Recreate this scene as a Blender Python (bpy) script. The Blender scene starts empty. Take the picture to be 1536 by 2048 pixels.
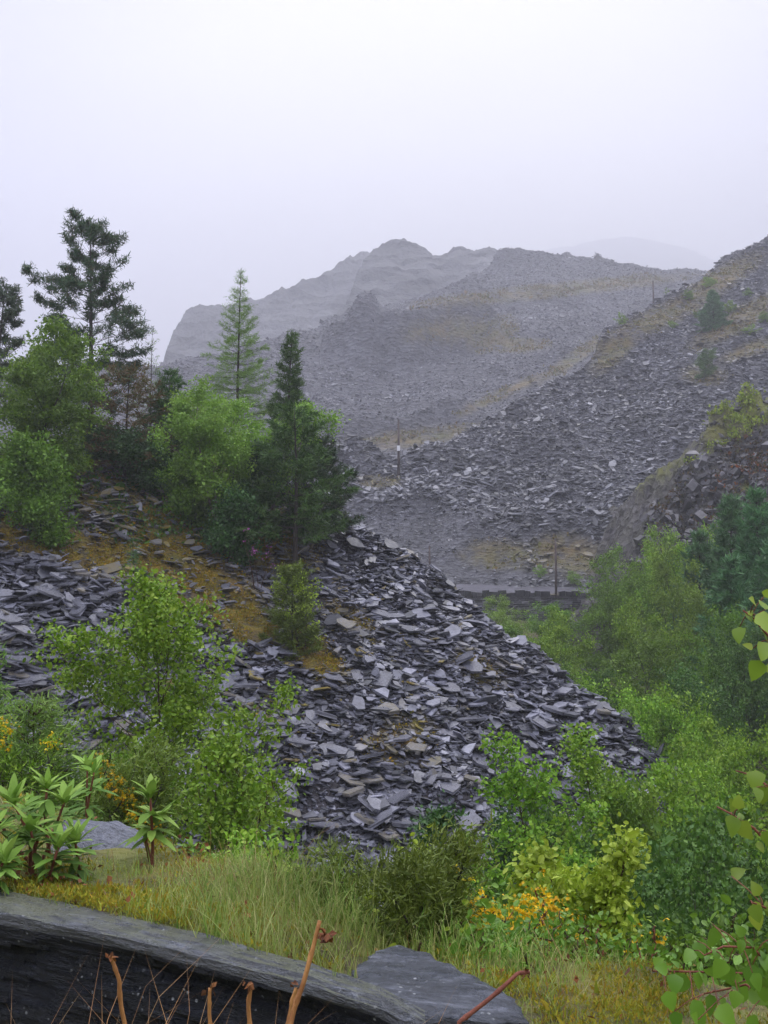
import bpy, math, random
import numpy as np
from mathutils import Vector

R = math.radians
S = bpy.context.scene
COL = S.collection

# ------------------------------------------------------------------ camera
PITCH = math.atan(126 / 2048)
cam_d = bpy.data.cameras.new('camera')
cam = bpy.data.objects.new('camera', cam_d)
COL.objects.link(cam)
cam.location = (0, 0, 0)
cam.rotation_euler = (R(90) + PITCH, 0, 0)
cam_d.sensor_fit = 'VERTICAL'
cam_d.sensor_height = 36
cam_d.lens = 36
cam_d.clip_start = 0.05
cam_d.clip_end = 6000
S.camera = cam

# ------------------------------------------------------------------ light
S.view_settings.view_transform = 'Standard'
S.view_settings.look = 'None'
S.view_settings.exposure = 1.3
S.view_settings.gamma = 1.0
SUN_EL, SUN_AZ = R(58), R(15)
world = bpy.data.worlds.new('World')
S.world = world
world.use_nodes = True
wt = world.node_tree
wt.nodes.clear()
def wn(t, **k):
    n = wt.nodes.new(t)
    for a, b in k.items(): setattr(n, a, b)
    return n
w_out = wn('ShaderNodeOutputWorld')
w_bg = wn('ShaderNodeBackground')
w_bg.inputs['Strength'].default_value = 1.22
sky = wn('ShaderNodeTexSky', sky_type='NISHITA')
sky.sun_disc = False
sky.sun_elevation = SUN_EL
sky.sun_rotation = SUN_AZ
sky.dust_density = 5
sc_ = wn('ShaderNodeVectorMath', operation='SCALE')
sc_.inputs['Scale'].default_value = 0.06
wt.links.new(sky.outputs[0], sc_.inputs[0])
tc = wn('ShaderNodeTexCoord')
sep = wn('ShaderNodeSeparateXYZ')
wt.links.new(tc.outputs['Generated'], sep.inputs[0])
ramp = wn('ShaderNodeValToRGB')
cr = ramp.color_ramp
cr.interpolation = 'EASE'
cr.elements[0].position = 0.0; cr.elements[0].color = (.55, .55, .70, 1)
cr.elements[1].position = 1.0; cr.elements[1].color = (1.25, 1.26, 1.36, 1)
for p, c in ((.12, (.38, .385, .49, 1)), (.25, (.17, .175, .28, 1)), (.31, (.20, .205, .31, 1)), (.38, (.28, .285, .37, 1)), (.46, (.24, .245, .36, 1)), (.55, (.15, .155, .29, 1)), (.74, (.95, .96, 1.06, 1))):
    e = cr.elements.new(p); e.color = c
nz = wn('ShaderNodeTexNoise')
nz.inputs['Scale'].default_value = 2.2
nz.inputs['Detail'].default_value = 4
nz.inputs['Roughness'].default_value = .45
wt.links.new(tc.outputs['Generated'], nz.inputs['Vector'])
ma = wn('ShaderNodeMath', operation='MULTIPLY_ADD')
wt.links.new(nz.outputs[0], ma.inputs[0]); ma.inputs[1].default_value = .18; 
sb = wn('ShaderNodeMath', operation='SUBTRACT'); sb.inputs[1].default_value = .09
wt.links.new(sep.outputs[2], sb.inputs[0]); wt.links.new(sb.outputs[0], ma.inputs[2])
wt.links.new(ma.outputs[0], ramp.inputs[0])
mx = wn('ShaderNodeMix', data_type='RGBA')
mx.inputs[0].default_value = 0.92
wt.links.new(sc_.outputs[0], mx.inputs[6]); wt.links.new(ramp.outputs[0], mx.inputs[7])
# the brightest part of the overcast, where the sun stands behind it
nrm_ = wn('ShaderNodeVectorMath', operation='DOT_PRODUCT')
gd_ = Vector((.04, 1, .47)).normalized(); nrm_.inputs[1].default_value = gd_
wt.links.new(tc.outputs['Generated'], nrm_.inputs[0])
gr = wn('ShaderNodeValToRGB'); gr.color_ramp.interpolation = 'EASE'
gr.color_ramp.elements[0].position = .90; gr.color_ramp.elements[0].color = (0, 0, 0, 1)
gr.color_ramp.elements[1].position = 1.0; gr.color_ramp.elements[1].color = (.42, .40, .30, 1)
wt.links.new(nrm_.outputs['Value'], gr.inputs[0])
ad = wn('ShaderNodeMix', data_type='RGBA', blend_type='ADD'); ad.inputs[0].default_value = 1
wt.links.new(mx.outputs[2], ad.inputs[6]); wt.links.new(gr.outputs[0], ad.inputs[7])
wt.links.new(ad.outputs[2], w_bg.inputs[0])
wt.links.new(w_bg.outputs[0], w_out.inputs[0])

sun_d = bpy.data.lights.new('sun', 'SUN')
sun_d.energy = 0.6
sun_d.angle = R(25)
sun_d.color = (1, .97, .92)
sun = bpy.data.objects.new('sun', sun_d)
COL.objects.link(sun)
sun.rotation_euler = (-(R(90) - SUN_EL), 0, -SUN_AZ)

S.cycles.max_bounces = 7
S.cycles.diffuse_bounces = 3
S.cycles.glossy_bounces = 2
S.cycles.transmission_bounces = 4
S.cycles.volume_bounces = 1
S.cycles.use_denoising = True

# ------------------------------------------------------------------ projection helpers
CT, ST = math.cos(PITCH), math.sin(PITCH)
def ray(px, py):
    u = (px - 768) / 2048; v = (1024 - py) / 2048
    yy = CT - v * ST
    return u / yy, (ST + v * CT) / yy            # x/y , z/y
def at(px, py, y):
    a, b = ray(px, py)
    return np.array([a * y, y, b * y])
def atz(px, py, z):
    a, b = ray(px, py); y = z / b
    return np.array([a * y, y, z])
def proj(x, y, z):
    yc = y * CT + z * ST; zc = -y * ST + z * CT
    yc = np.maximum(yc, 1e-3)
    return 768 + 2048 * x / yc, 1024 - 2048 * zc / yc

# ------------------------------------------------------------------ noise
def _hash(ix, iy, seed):
    h = (ix.astype(np.int64) * 374761393 + iy.astype(np.int64) * 668265263 + seed * 1442695041) & 0xffffffff
    h = ((h ^ (h >> 13)) * 1274126177) & 0xffffffff
    h = h ^ (h >> 16)
    return (h & 0xffffff) / float(0xffffff)
def vn(x, y, seed=0):
    ix = np.floor(x); iy = np.floor(y); fx = x - ix; fy = y - iy
    fx = fx * fx * fx * (fx * (fx * 6 - 15) + 10); fy = fy * fy * fy * (fy * (fy * 6 - 15) + 10)
    a = _hash(ix, iy, seed); b = _hash(ix + 1, iy, seed); c = _hash(ix, iy + 1, seed); d = _hash(ix + 1, iy + 1, seed)
    return (a * (1 - fx) + b * fx) * (1 - fy) + (c * (1 - fx) + d * fx) * fy - .5
def fbm(x, y, seed=0, octv=4, gain=.5):
    x = np.asarray(x, float); y = np.asarray(y, float)
    r = 0; a = 1
    for i in range(octv):
        c, s = math.cos(i * 1.3), math.sin(i * 1.3)
        r = r + a * vn((x * c - y * s) * 2 ** i, (x * s + y * c) * 2 ** i, seed + i * 17); a *= gain
    return r

# ------------------------------------------------------------------ mesh helpers
class Geo:
    """collects vertices and polygons of any size; becomes one mesh"""
    def __init__(s): s.v = []; s.l = []; s.c = []; s.n = 0; s.m = []; s.sm = []
    def add(s, v, loops, counts, mi=0, smooth=False):
        v = np.asarray(v, float).reshape(-1, 3)
        s.v.append(v); s.l.append(np.asarray(loops, np.int64) + s.n); counts = np.asarray(counts, np.int64)
        s.c.append(counts); s.m.append(np.full(len(counts), mi)); s.sm.append(np.full(len(counts), smooth)); s.n += len(v)
    def faces(s, v, fs, mi=0, smooth=False):
        s.add(v, [i for f in fs for i in f], [len(f) for f in fs], mi, smooth)
    def batch(s, tv, tf, Rm, pos, sc, mi=0, smooth=False):
        tv = np.asarray(tv, float); N = len(pos)
        if N == 0: return
        sc = np.asarray(sc, float)
        if sc.ndim == 1: sc = np.repeat(sc[:, None], 3, 1)
        q = tv[None] * sc[:, None, :]
        v = np.einsum('nij,ntj->nti', Rm, q) + np.asarray(pos)[:, None, :]
        tl = np.array([i for f in tf for i in f]); tcn = np.array([len(f) for f in tf])
        L = (tl[None] + np.arange(N)[:, None] * len(tv)).ravel()
        s.add(v.reshape(-1, 3), L, np.tile(tcn, N), mi, smooth)
    def mesh(s, name, mats, attr=None):
        me = bpy.data.meshes.new(name)
        v = np.concatenate(s.v); l = np.concatenate(s.l); c = np.concatenate(s.c)
        me.vertices.add(len(v)); me.vertices.foreach_set('co', v.astype(np.float32).ravel())
        me.loops.add(len(l)); me.loops.foreach_set('vertex_index', l.astype(np.int32))
        me.polygons.add(len(c))
        stt = np.concatenate(([0], np.cumsum(c)[:-1])).astype(np.int32)
        me.polygons.foreach_set('loop_start', stt)
        if not isinstance(mats, (list, tuple)): mats = [mats]
        for m in mats: me.materials.append(m)
        if len(mats) > 1: me.polygons.foreach_set('material_index', np.concatenate(s.m).astype(np.int32))
        me.polygons.foreach_set('use_smooth', np.concatenate(s.sm).astype(bool))
        if attr is not None:
            for k, a in attr.items():
                at_ = me.attributes.new(k, 'FLOAT', 'POINT'); at_.data.foreach_set('value', np.asarray(a, np.float32))
        me.update(calc_edges=True)
        return me

def link(name, me, parent=None):
    o = bpy.data.objects.new(name, me); COL.objects.link(o)
    if parent: o.parent = parent
    return o
def tag(o, label=None, cat=None, group=None, kind=None):
    if label: o['label'] = label
    if cat: o['category'] = cat
    if group: o['group'] = group
    if kind: o['kind'] = kind
    return o
def thing(name, label, cat, loc=(0, 0, 0), rz=0, group=None, sc=1):
    o = bpy.data.objects.new(name, None); COL.objects.link(o)
    o.location = loc; o.rotation_euler = (0, 0, rz); o.scale = (sc,) * 3 if np.isscalar(sc) else sc
    o.empty_display_size = .1
    return tag(o, label, cat, group)

def frames(d, n):
    """rotation matrices with local Y along d and local Z close to n"""
    d = d / np.maximum(np.linalg.norm(d, axis=1, keepdims=True), 1e-9)
    x = np.cross(d, n); x /= np.maximum(np.linalg.norm(x, axis=1, keepdims=True), 1e-9)
    z = np.cross(x, d)
    return np.stack([x, d, z], axis=2)

def grid_mesh(name, X, Y, Z, mat, attr=None, smooth=True):
    ny, nx = X.shape
    v = np.stack([X, Y, Z], -1).reshape(-1, 3)
    i = np.arange(ny * nx).reshape(ny, nx)
    q = np.stack([i[:-1, :-1], i[:-1, 1:], i[1:, 1:], i[1:, :-1]], -1).reshape(-1)
    g = Geo(); g.add(v, q, np.full((ny - 1) * (nx - 1), 4), 0, smooth)
    if attr: attr = {k: a.ravel() for k, a in attr.items()}
    return g.mesh(name, mat, attr)

def tube(g, P, rad, sides=6, mi=0):
    P = np.asarray(P, float); n = len(P); rad = np.broadcast_to(rad, (n,))
    T = np.gradient(P, axis=0); T /= np.maximum(np.linalg.norm(T, axis=1, keepdims=True), 1e-9)
    ref = np.array([0, 0, 1.]) if abs(T[0, 2]) < .8 else np.array([1., 0, 0])
    A = np.cross(T, ref); A /= np.maximum(np.linalg.norm(A, axis=1, keepdims=True), 1e-9); B = np.cross(T, A)
    a = np.arange(sides) * 2 * math.pi / sides
    V = P[:, None] + rad[:, None, None] * (np.cos(a)[None, :, None] * A[:, None] + np.sin(a)[None, :, None] * B[:, None])
    i = np.arange(n * sides).reshape(n, sides); j = np.roll(i, -1, 1)
    q = np.stack([i[:-1], j[:-1], j[1:], i[1:]], -1).reshape(-1)
    L = np.concatenate([q, i[0][::-1], i[-1]])
    g.add(V.reshape(-1, 3), L, [4] * ((n - 1) * sides) + [sides, sides], mi, True)

# ------------------------------------------------------------------ materials
def newmat(name):
    m = bpy.data.materials.new(name); m.use_nodes = True
    nt = m.node_tree; b = nt.nodes['Principled BSDF']
    return m, nt, b
def N(nt, t, **k):
    n = nt.nodes.new(t)
    for a, b in k.items():
        if isinstance(a, str) and a.startswith('i_'): n.inputs[a[2:].replace('_', ' ')].default_value = b
        else: setattr(n, a, b)
    return n
def rampn(nt, src, stops, interp='LINEAR'):
    r = nt.nodes.new('ShaderNodeValToRGB'); r.color_ramp.interpolation = interp
    e = r.color_ramp.elements
    while len(e) < len(stops): e.new(.5)
    for el, (p, c) in zip(e, stops):
        el.position = p; el.color = (c[0], c[1], c[2], 1) if not np.isscalar(c) else (c, c, c, 1)
    nt.links.new(src, r.inputs[0]); return r.outputs[0]
def mixc(nt, f, a, b, mode='MIX'):
    n = nt.nodes.new('ShaderNodeMix'); n.data_type = 'RGBA'; n.blend_type = mode
    for s, i in ((f, 0), (a, 6), (b, 7)):
        if hasattr(s, 'links'): nt.links.new(s, n.inputs[i])
        elif np.isscalar(s): n.inputs[i].default_value = s
        else: n.inputs[i].default_value = (*s[:3], 1)
    return n.outputs[2]
def mathn(nt, op, a, b=None, clamp=False):
    n = nt.nodes.new('ShaderNodeMath'); n.operation = op; n.use_clamp = clamp
    for s, i in ((a, 0), (b, 1)):
        if s is None: continue
        if hasattr(s, 'links'): nt.links.new(s, n.inputs[i])
        else: n.inputs[i].default_value = s
    return n.outputs[0]
def noise(nt, scale, detail=4, rough=.5, vec=None, stretch=None):
    n = nt.nodes.new('ShaderNodeTexNoise'); n.inputs['Scale'].default_value = scale
    n.inputs['Detail'].default_value = detail; n.inputs['Roughness'].default_value = rough
    if vec is None:
        t = nt.nodes.new('ShaderNodeTexCoord'); vec = t.outputs['Object']
    if stretch:
        mp = nt.nodes.new('ShaderNodeMapping'); mp.inputs['Scale'].default_value = stretch
        nt.links.new(vec, mp.inputs[0]); vec = mp.outputs[0]
    nt.links.new(vec, n.inputs['Vector']); return n.outputs[0]
def bump(nt, b, h, strength=.5, dist=.05):
    n = nt.nodes.new('ShaderNodeBump'); n.inputs['Strength'].default_value = strength; n.inputs['Distance'].default_value = dist
    nt.links.new(h, n.inputs['Height']); nt.links.new(n.outputs[0], b.inputs['Normal'])

def slate_mat(name, lo, hi, rough=.42, moss_scale=.35, bs=14, bd=.02, warm=(.17, .165, .18), big=None, mosscol=((.27, .17, .02), (.16, .16, .02))):
    m, nt, b = newmat(name)
    geo = nt.nodes.new('ShaderNodeNewGeometry')
    rnd = geo.outputs['Random Per Island']
    c = rampn(nt, rnd, [(0, lo), (.45, [(.6 * lo[i] + .4 * hi[i]) for i in range(3)]), (.8, hi), (.93, [h * 1.25 for h in hi]), (1, warm)])
    c = mixc(nt, 1.0, c, rampn(nt, noise(nt, big or bs * .03, 4, .6, stretch=(1, .5, 1)), [(.35, .6), (.6, 1.15)]), 'MULTIPLY')
    v = rampn(nt, noise(nt, bs * .3, 5, .65), [(.3, .62), (.7, 1.3)])
    c = mixc(nt, 1.0, c, v, 'MULTIPLY')
    at_ = nt.nodes.new('ShaderNodeAttribute'); at_.attribute_name = 'moss'
    mm = mathn(nt, 'MULTIPLY', at_.outputs['Fac'], rampn(nt, noise(nt, 5, 5, .7), [(.38, 0), (.52, 1)]), True)
    mc = mixc(nt, noise(nt, 1.5), mosscol[0], mosscol[1])
    c = mixc(nt, mm, c, mc)
    nt.links.new(c, b.inputs['Base Color'])
    r_ = mathn(nt, 'ADD', mathn(nt, 'MULTIPLY', mm, .5), rampn(nt, noise(nt, bs * .5), [(.3, rough - .14), (.7, rough + .14)]))
    nt.links.new(r_, b.inputs['Roughness'])
    b.inputs['Specular IOR Level'].default_value = .6
    bump(nt, b, noise(nt, bs, 6, .65, stretch=(1, 1, 2.5)), .6, bd)
    return m

M_near = slate_mat('near_slate', (.052, .054, .066), (.19, .193, .24), .36)
M_mid = slate_mat('mid_slate', (.05, .051, .058), (.18, .182, .205), .5, bs=3, bd=.1)
M_far = slate_mat('far_slate', (.06, .06, .07), (.18, .18, .205), .55, bs=1, bd=.25)

def rubble_mat(name, c1, c2, scale, bd, moss=((.16, .10, .02), (.085, .09, .018)), third=None):
    m, nt, b = newmat(name)
    v = nt.nodes.new('ShaderNodeTexVoronoi'); v.inputs['Scale'].default_value = scale; v.feature = 'F1'
    t = nt.nodes.new('ShaderNodeTexCoord')
    mp = nt.nodes.new('ShaderNodeMapping'); mp.inputs['Rotation'].default_value = (0, 0, .4); mp.inputs['Scale'].default_value = (1, 1.6, 2)
    nt.links.new(t.outputs['Object'], mp.inputs[0]); nt.links.new(mp.outputs[0], v.inputs['Vector'])
    g = nt.nodes.new('ShaderNodeSeparateColor'); nt.links.new(v.outputs['Color'], g.inputs[0])
    c = rampn(nt, g.outputs[0], [(0, c1), (1, c2)])
    c = mixc(nt, 1.0, c, rampn(nt, noise(nt, scale * .12, 6, .65), [(.3, .65), (.7, 1.3)]), 'MULTIPLY')
    at_ = nt.nodes.new('ShaderNodeAttribute'); at_.attribute_name = 'moss'
    mm = mathn(nt, 'MULTIPLY', at_.outputs['Fac'], rampn(nt, noise(nt, scale * .35, 6, .7), [(.36, 0), (.55, 1)]), True)
    mc = rampn(nt, noise(nt, scale * .2, 5, .6), [(.3, moss[0]), (.7, moss[1])])
    c = mixc(nt, mm, c, mc)
    nt.links.new(c, b.inputs['Base Color'])
    b.inputs['Roughness'].default_value = .75
    b.inputs['Specular IOR Level'].default_value = .35
    h = mathn(nt, 'ADD', v.outputs['Distance'], noise(nt, scale * 2, 5, .7))
    bump(nt, b, h, .9, bd)
    return m
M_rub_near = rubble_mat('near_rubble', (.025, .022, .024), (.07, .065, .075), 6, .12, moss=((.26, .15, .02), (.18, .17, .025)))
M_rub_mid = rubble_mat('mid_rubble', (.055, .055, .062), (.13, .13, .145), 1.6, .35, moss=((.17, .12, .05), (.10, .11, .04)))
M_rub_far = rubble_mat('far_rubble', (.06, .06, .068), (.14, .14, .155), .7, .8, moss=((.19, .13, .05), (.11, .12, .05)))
M_mtn = rubble_mat('mountain_rock', (.06, .06, .068), (.13, .13, .14), .06, 6, moss=((.09, .09, .05), (.07, .09, .04)))
M_crag = rubble_mat('crag_rock', (.045, .04, .045), (.15, .14, .15), .9, .8, moss=((.16, .15, .04), (.19, .22, .04)))

def leaf_mat(name, cols, rough=.5, tr=.3, var=.25, spec=.35):
    """cols: ramp colours picked per leaf"""
    m, nt, b = newmat(name)
    geo = nt.nodes.new('ShaderNodeNewGeometry')
    n = len(cols)
    c = rampn(nt, geo.outputs['Random Per Island'], [(i / max(1, n - 1), cc) for i, cc in enumerate(cols)])
    oi = nt.nodes.new('ShaderNodeObjectInfo')
    hs = nt.nodes.new('ShaderNodeHueSaturation')
    nt.links.new(mathn(nt, 'ADD', mathn(nt, 'MULTIPLY', oi.outputs['Random'], .016), .494), hs.inputs['Hue'])
    vv = mathn(nt, 'MULTIPLY', mathn(nt, 'ADD', mathn(nt, 'MULTIPLY', oi.outputs['Random'], var), 1 - var / 2),
               rampn(nt, noise(nt, 1.6, 3), [(.3, .72), (.7, 1.25)]))
    nt.links.new(vv, hs.inputs['Value']); nt.links.new(c, hs.inputs['Color'])
    nt.links.new(hs.outputs[0], b.inputs['Base Color'])
    b.inputs['Roughness'].default_value = rough; b.inputs['Specular IOR Level'].default_value = spec
    t = nt.nodes.new('ShaderNodeBsdfTranslucent'); nt.links.new(hs.outputs[0], t.inputs[0])
    mxs = nt.nodes.new('ShaderNodeMixShader'); mxs.inputs[0].default_value = tr
    out = nt.nodes['Material Output']
    nt.links.new(b.outputs[0], mxs.inputs[1]); nt.links.new(t.outputs[0], mxs.inputs[2]); nt.links.new(mxs.outputs[0], out.inputs[0])
    return m
L_birch = leaf_mat('birch_leaf', [(.10, .21, .012), (.17, .33, .018), (.24, .41, .03), (.33, .48, .05)])
L_lime = leaf_mat('lime_leaf', [(.28, .40, .03), (.38, .50, .045), (.47, .58, .08)])
L_mid = leaf_mat('mid_leaf', [(0.088, 0.179, 0.016), (0.138, 0.258, 0.020), (0.188, 0.325, 0.028)])
L_willow = leaf_mat('willow_leaf', [(0.147, 0.265, 0.028), (0.210, 0.347, 0.040), (0.273, 0.408, 0.056)])
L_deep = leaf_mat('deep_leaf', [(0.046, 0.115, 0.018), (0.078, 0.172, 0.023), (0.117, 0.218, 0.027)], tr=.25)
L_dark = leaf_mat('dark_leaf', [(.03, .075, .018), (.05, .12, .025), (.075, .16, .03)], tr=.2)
L_pine = leaf_mat('pine_needle', [(.035, .075, .035), (.055, .11, .05), (.08, .14, .06), (.10, .09, .04)], tr=.15)
L_pineg = leaf_mat('green_needle', [(0.042, 0.094, 0.023), (0.066, 0.143, 0.027), (0.108, 0.187, 0.032)], tr=.15)
L_larch = leaf_mat('larch_needle', [(0.135, 0.243, 0.044), (0.195, 0.338, 0.066), (0.270, 0.405, 0.088)], tr=.3)
L_spruce = leaf_mat('spruce_needle', [(.06, .16, .055), (.09, .22, .075), (.13, .28, .09)], tr=.2)
L_gorse = leaf_mat('gorse_needle', [(.09, .14, .018), (.14, .20, .025), (.19, .25, .035)], tr=.2)
L_rhodo = leaf_mat('rhododendron_leaf', [(.18, .33, .05), (.24, .40, .065), (.30, .46, .09)], .6, .25, spec=.2)
L_rhodo_old = leaf_mat('old_leaf', [(.09, .20, .03), (.14, .28, .04), (.19, .34, .06)], .6, .15, spec=.2)
L_near = leaf_mat('fresh_leaf', [(.20, .36, .035), (.30, .47, .05), (.42, .55, .06)], .35, .4, spec=.5)
L_near2 = leaf_mat('green_leaf', [(.11, .24, .025), (.16, .32, .03), (.22, .39, .045)], .35, .35, spec=.5)
L_yellow = leaf_mat('yellow_petal', [(.72, .48, .012), (.85, .62, .02), (.80, .42, .01)], tr=.3)
L_purple = leaf_mat('purple_petal', [(.38, .10, .32), (.5, .16, .42)], tr=.3)
L_grass = leaf_mat('grass_blade', [(.24, .34, .06), (.33, .42, .09), (.42, .44, .14), (.19, .32, .05), (.50, .44, .20), (.28, .40, .08)], tr=.3)
L_dgrass = leaf_mat('green_grass_blade', [(.10, .24, .03), (.15, .32, .04), (.24, .36, .06)], tr=.3)
L_dry = leaf_mat('dry_grass', [(.38, .20, .07), (.28, .13, .05), (.45, .30, .14)], tr=.2)
L_moss = leaf_mat('moss_tuft', [(.38, .29, .025), (.33, .31, .03), (.20, .26, .03), (.38, .24, .03), (.26, .30, .04)], .8, .2, spec=.1)
L_brown = leaf_mat('brown_bracken', [(.16, .055, .02), (.24, .09, .025), (.10, .04, .02)], .8, .1)
L_rust = leaf_mat('rusty_leaf', [(.11, .10, .03), (.15, .08, .03), (.08, .12, .03)], tr=.2)

def bark(name, c1, c2, scale=8):
    m, nt, b = newmat(name)
    nt.links.new(rampn(nt, noise(nt, scale, 5, .6, stretch=(1, 1, .3)), [(.35, c1), (.65, c2)]), b.inputs['Base Color'])
    b.inputs['Roughness'].default_value = .8
    bump(nt, b, noise(nt, scale * 3, 5, .6, stretch=(1, 1, .25)), .5, .02)
    return m
B_dark = bark('dark_bark', (.022, .017, .014), (.06, .045, .038))
B_birch = bark('birch_bark', (.10, .075, .065), (.26, .22, .19), 5)
B_twig = bark('twig_bark', (.05, .025, .015), (.10, .05, .03), 20)
B_red = bark('red_stem', (.16, .045, .03), (.26, .085, .05), 30)
B_pole = bark('pole_wood', (.055, .04, .035), (.10, .075, .065), 4)
B_stalk = bark('dead_stalk', (.26, .10, .03), (.55, .27, .09), 30)

# ------------------------------------------------------------------ landforms
class Land:
    """a slope lying on z = z0 + p (x-x0) + q (y-y0) up to its crest, then falling away behind it"""
    def __init__(s, px, py, y, p, q, crest, back=-.5, amp=.3, sc=.2, seed=1, rock=0, extra=None):
        s.o = at(px, py, y); s.p = p; s.q = q; s.back = back; s.amp = amp; s.sc = sc; s.seed = seed; s.rock = rock; s.extra = extra
        c = []
        for a, b in crest:
            r = ray(a, b)
            yy = (s.o[2] - p * s.o[0] - q * s.o[1]) / (r[1] - p * r[0] - q)
            c.append((r[0] * yy, yy))
        c.sort(); s.cx = np.array([i[0] for i in c]); s.cy = np.array([i[1] for i in c])
    def plane(s, x, y): return s.o[2] + s.p * (x - s.o[0]) + s.q * (y - s.o[1])
    def H(s, x, y, n=True):
        x = np.asarray(x, float); y = np.asarray(y, float)
        yc = np.interp(x, s.cx, s.cy)
        bk = s.back(x) if callable(s.back) else s.back
        z = np.where(y <= yc, s.plane(x, y), s.plane(x, yc) + bk * (y - yc))
        if n:
            z = z + s.amp * 2 * fbm(x * s.sc, y * s.sc, s.seed, 4)
            if s.rock:
                z = z + s.rock * (np.abs(fbm(x * s.sc * 2.5, y * s.sc * 1.2, s.seed + 5, 5, .6)) * -2 + .5)
            if s.extra is not None: z = z + s.extra(s, x, y)
        return z
    def hit(s, px, py):
        r = ray(px, py)
        yy = (s.o[2] - s.p * s.o[0] - s.q * s.o[1]) / (r[1] - s.p * r[0] - s.q)
        return r[0] * yy, yy, r[1] * yy
    def grid(s, x0, x1, y0, y1, nx, ny):
        X, Y = np.meshgrid(np.linspace(x0, x1, nx), np.linspace(y0, y1, ny))
        return X, Y, s.H(X, Y)

def ell(px, py, cx, cy, rx, ry, ang=0, soft=.35):
    a = R(ang); dx = px - cx; dy = py - cy
    u = (dx * math.cos(a) + dy * math.sin(a)) / rx; v = (-dx * math.sin(a) + dy * math.cos(a)) / ry
    d = np.sqrt(u * u + v * v)
    return np.clip((1 + soft - d) / (2 * soft), 0, 1)

NEAR = Land(700, 1600, 25, -.347, .552,
            [(-900, 780), (-400, 860), (-100, 900), (100, 915), (300, 915), (450, 915), (560, 965), (650, 1022), (740, 1062), (820, 1112), (905, 1170),
             (1000, 1252), (1100, 1338), (1200, 1422), (1290, 1492), (1370, 1572), (1500, 1690), (1700, 1860)],
            back=lambda x: np.interp(x, [-6, -2], [-.12, -.55]), amp=.32, sc=.28, seed=3, extra=lambda s, x, y: .34 * fbm(x * 1.1 + y * .4, y * .7 - x * .3, 5, 3))
# the vegetated strips of the near tip: (in photo coordinates, thrown onto the slope)
def near_moss(px, py):
    m = np.zeros_like(px)
    for e in ((180, 1110, 130, 45, 22), (330, 1140, 130, 75, 32), (430, 1190, 130, 60, 30), (480, 1250, 80, 30, 20), (60, 1070, 90, 40, 20),
              (420, 1060, 190, 60, 15), (300, 960, 330, 90, 0), (570, 1050, 60, 40, 20), (540, 970, 60, 40, 35), (620, 1300, 60, 30, 35)):
        m = np.maximum(m, ell(px, py, *e[:4], e[4]))
    return m
def near_spots(px, py):
    m = np.zeros_like(px)
    for e in ((820, 1470, 50, 45, 30), (640, 1330, 60, 26, 30), (520, 1430, 40, 18, 10), (770, 1500, 40, 30, 0), (700, 1240, 60, 25, 30), (960, 1340, 60, 26, 40), (560, 1270, 90, 30, 20)):
        m = np.maximum(m, ell(px, py, *e[:4], e[4]) * .9)
    return m

MID = Land(1000, 1165, 90, .1, .6,
           [(-300, 950), (200, 925), (500, 905), (640, 905), (690, 903), (740, 915), (790, 930), (850, 915), (900, 888), (960, 855), (1000, 830), (1060, 795), (1110, 765),
            (1180, 722), (1215, 670), (1260, 640), (1330, 600), (1385, 572), (1432, 535), (1445, 515), (1490, 497), (1536, 478), (1700, 400), (2100, 300)],
           back=lambda x: np.interp(x, [0, 40], [-.25, -.5]), amp=1.1, sc=.07, seed=8, extra=lambda s, x, y: mid_extra(s, x, y))
def mid_extra(s, x, y):
    px, py = proj(x, y, s.H(x, y, False)); z = 1.3 * fbm(x * .25, y * .2, 9, 4)
    for (ax, ay, bx, by, A, w1, w2) in ((1185, 705, 1340, 668, 2.0, 12, 20), (1330, 600, 1440, 600, 1.2, 10, 20), (720, 1010, 900, 1000, .8, 10, 20)):
        t = np.clip((px - ax) / (bx - ax), 0, 1); sd = py - (ay + (by - ay) * t + fbm(px / 40, px * 0, 4, 3) * 14)
        fade = np.clip(1 - np.abs((px - (ax + bx) / 2) / ((bx - ax) / 2)) ** 6, 0, 1)
        z = z + A * fade * np.where(sd < 0, np.exp(np.minimum(sd, 0) / w2), np.clip(1 - sd / w1, 0, 1))
    return z
def far_extra(s, x, y):
    z0 = s.H(x, y, False)
    px, py = proj(x, y, z0)
    z = 2.2 * fbm(x * .09, y * .06, 14, 4)
    for (ax, ay, bx, by, A, w1, w2) in ((640, 900, 960, 850, 2.6, 14, 40), (690, 715, 1010, 690, 13, 15, 46), (640, 705, 760, 725, 9, 14, 40),
                                        (860, 612, 1330, 575, 3, 12, 30), (960, 545, 1220, 515, 3, 14, 26), (1010, 700, 1300, 640, 2, 12, 26), (900, 780, 1160, 715, 1.6, 12, 24)):
        t = np.clip((px - ax) / (bx - ax), 0, 1); L = ay + (by - ay) * t + fbm(px / 60, px * 0, 4, 3) * 16
        sd = py - L
        fade = np.clip(1 - np.abs((px - (ax + bx) / 2) / ((bx - ax) / 2)) ** 6, 0, 1)
        z = z + A * fade * np.where(sd < 0, np.exp(np.minimum(sd, 0) / w2), np.clip(1 - sd / w1, 0, 1))
    return z
FAR = Land(700, 905, 190, 0, .5,
           [(-500, 780), (200, 745), (340, 735), (450, 712), (560, 680), (610, 655), (650, 640), (700, 622), (730, 612), (738, 600), (752, 600), (765, 612), (800, 604), (850, 600),
            (900, 580), (960, 562), (990, 545), (1060, 525), (1110, 512), (1135, 500), (1190, 498), (1212, 518), (1260, 530), (1330, 540), (1420, 545), (1540, 540), (1900, 480)],
           back=-.2, amp=3, sc=.025, seed=12, extra=far_extra)
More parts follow.
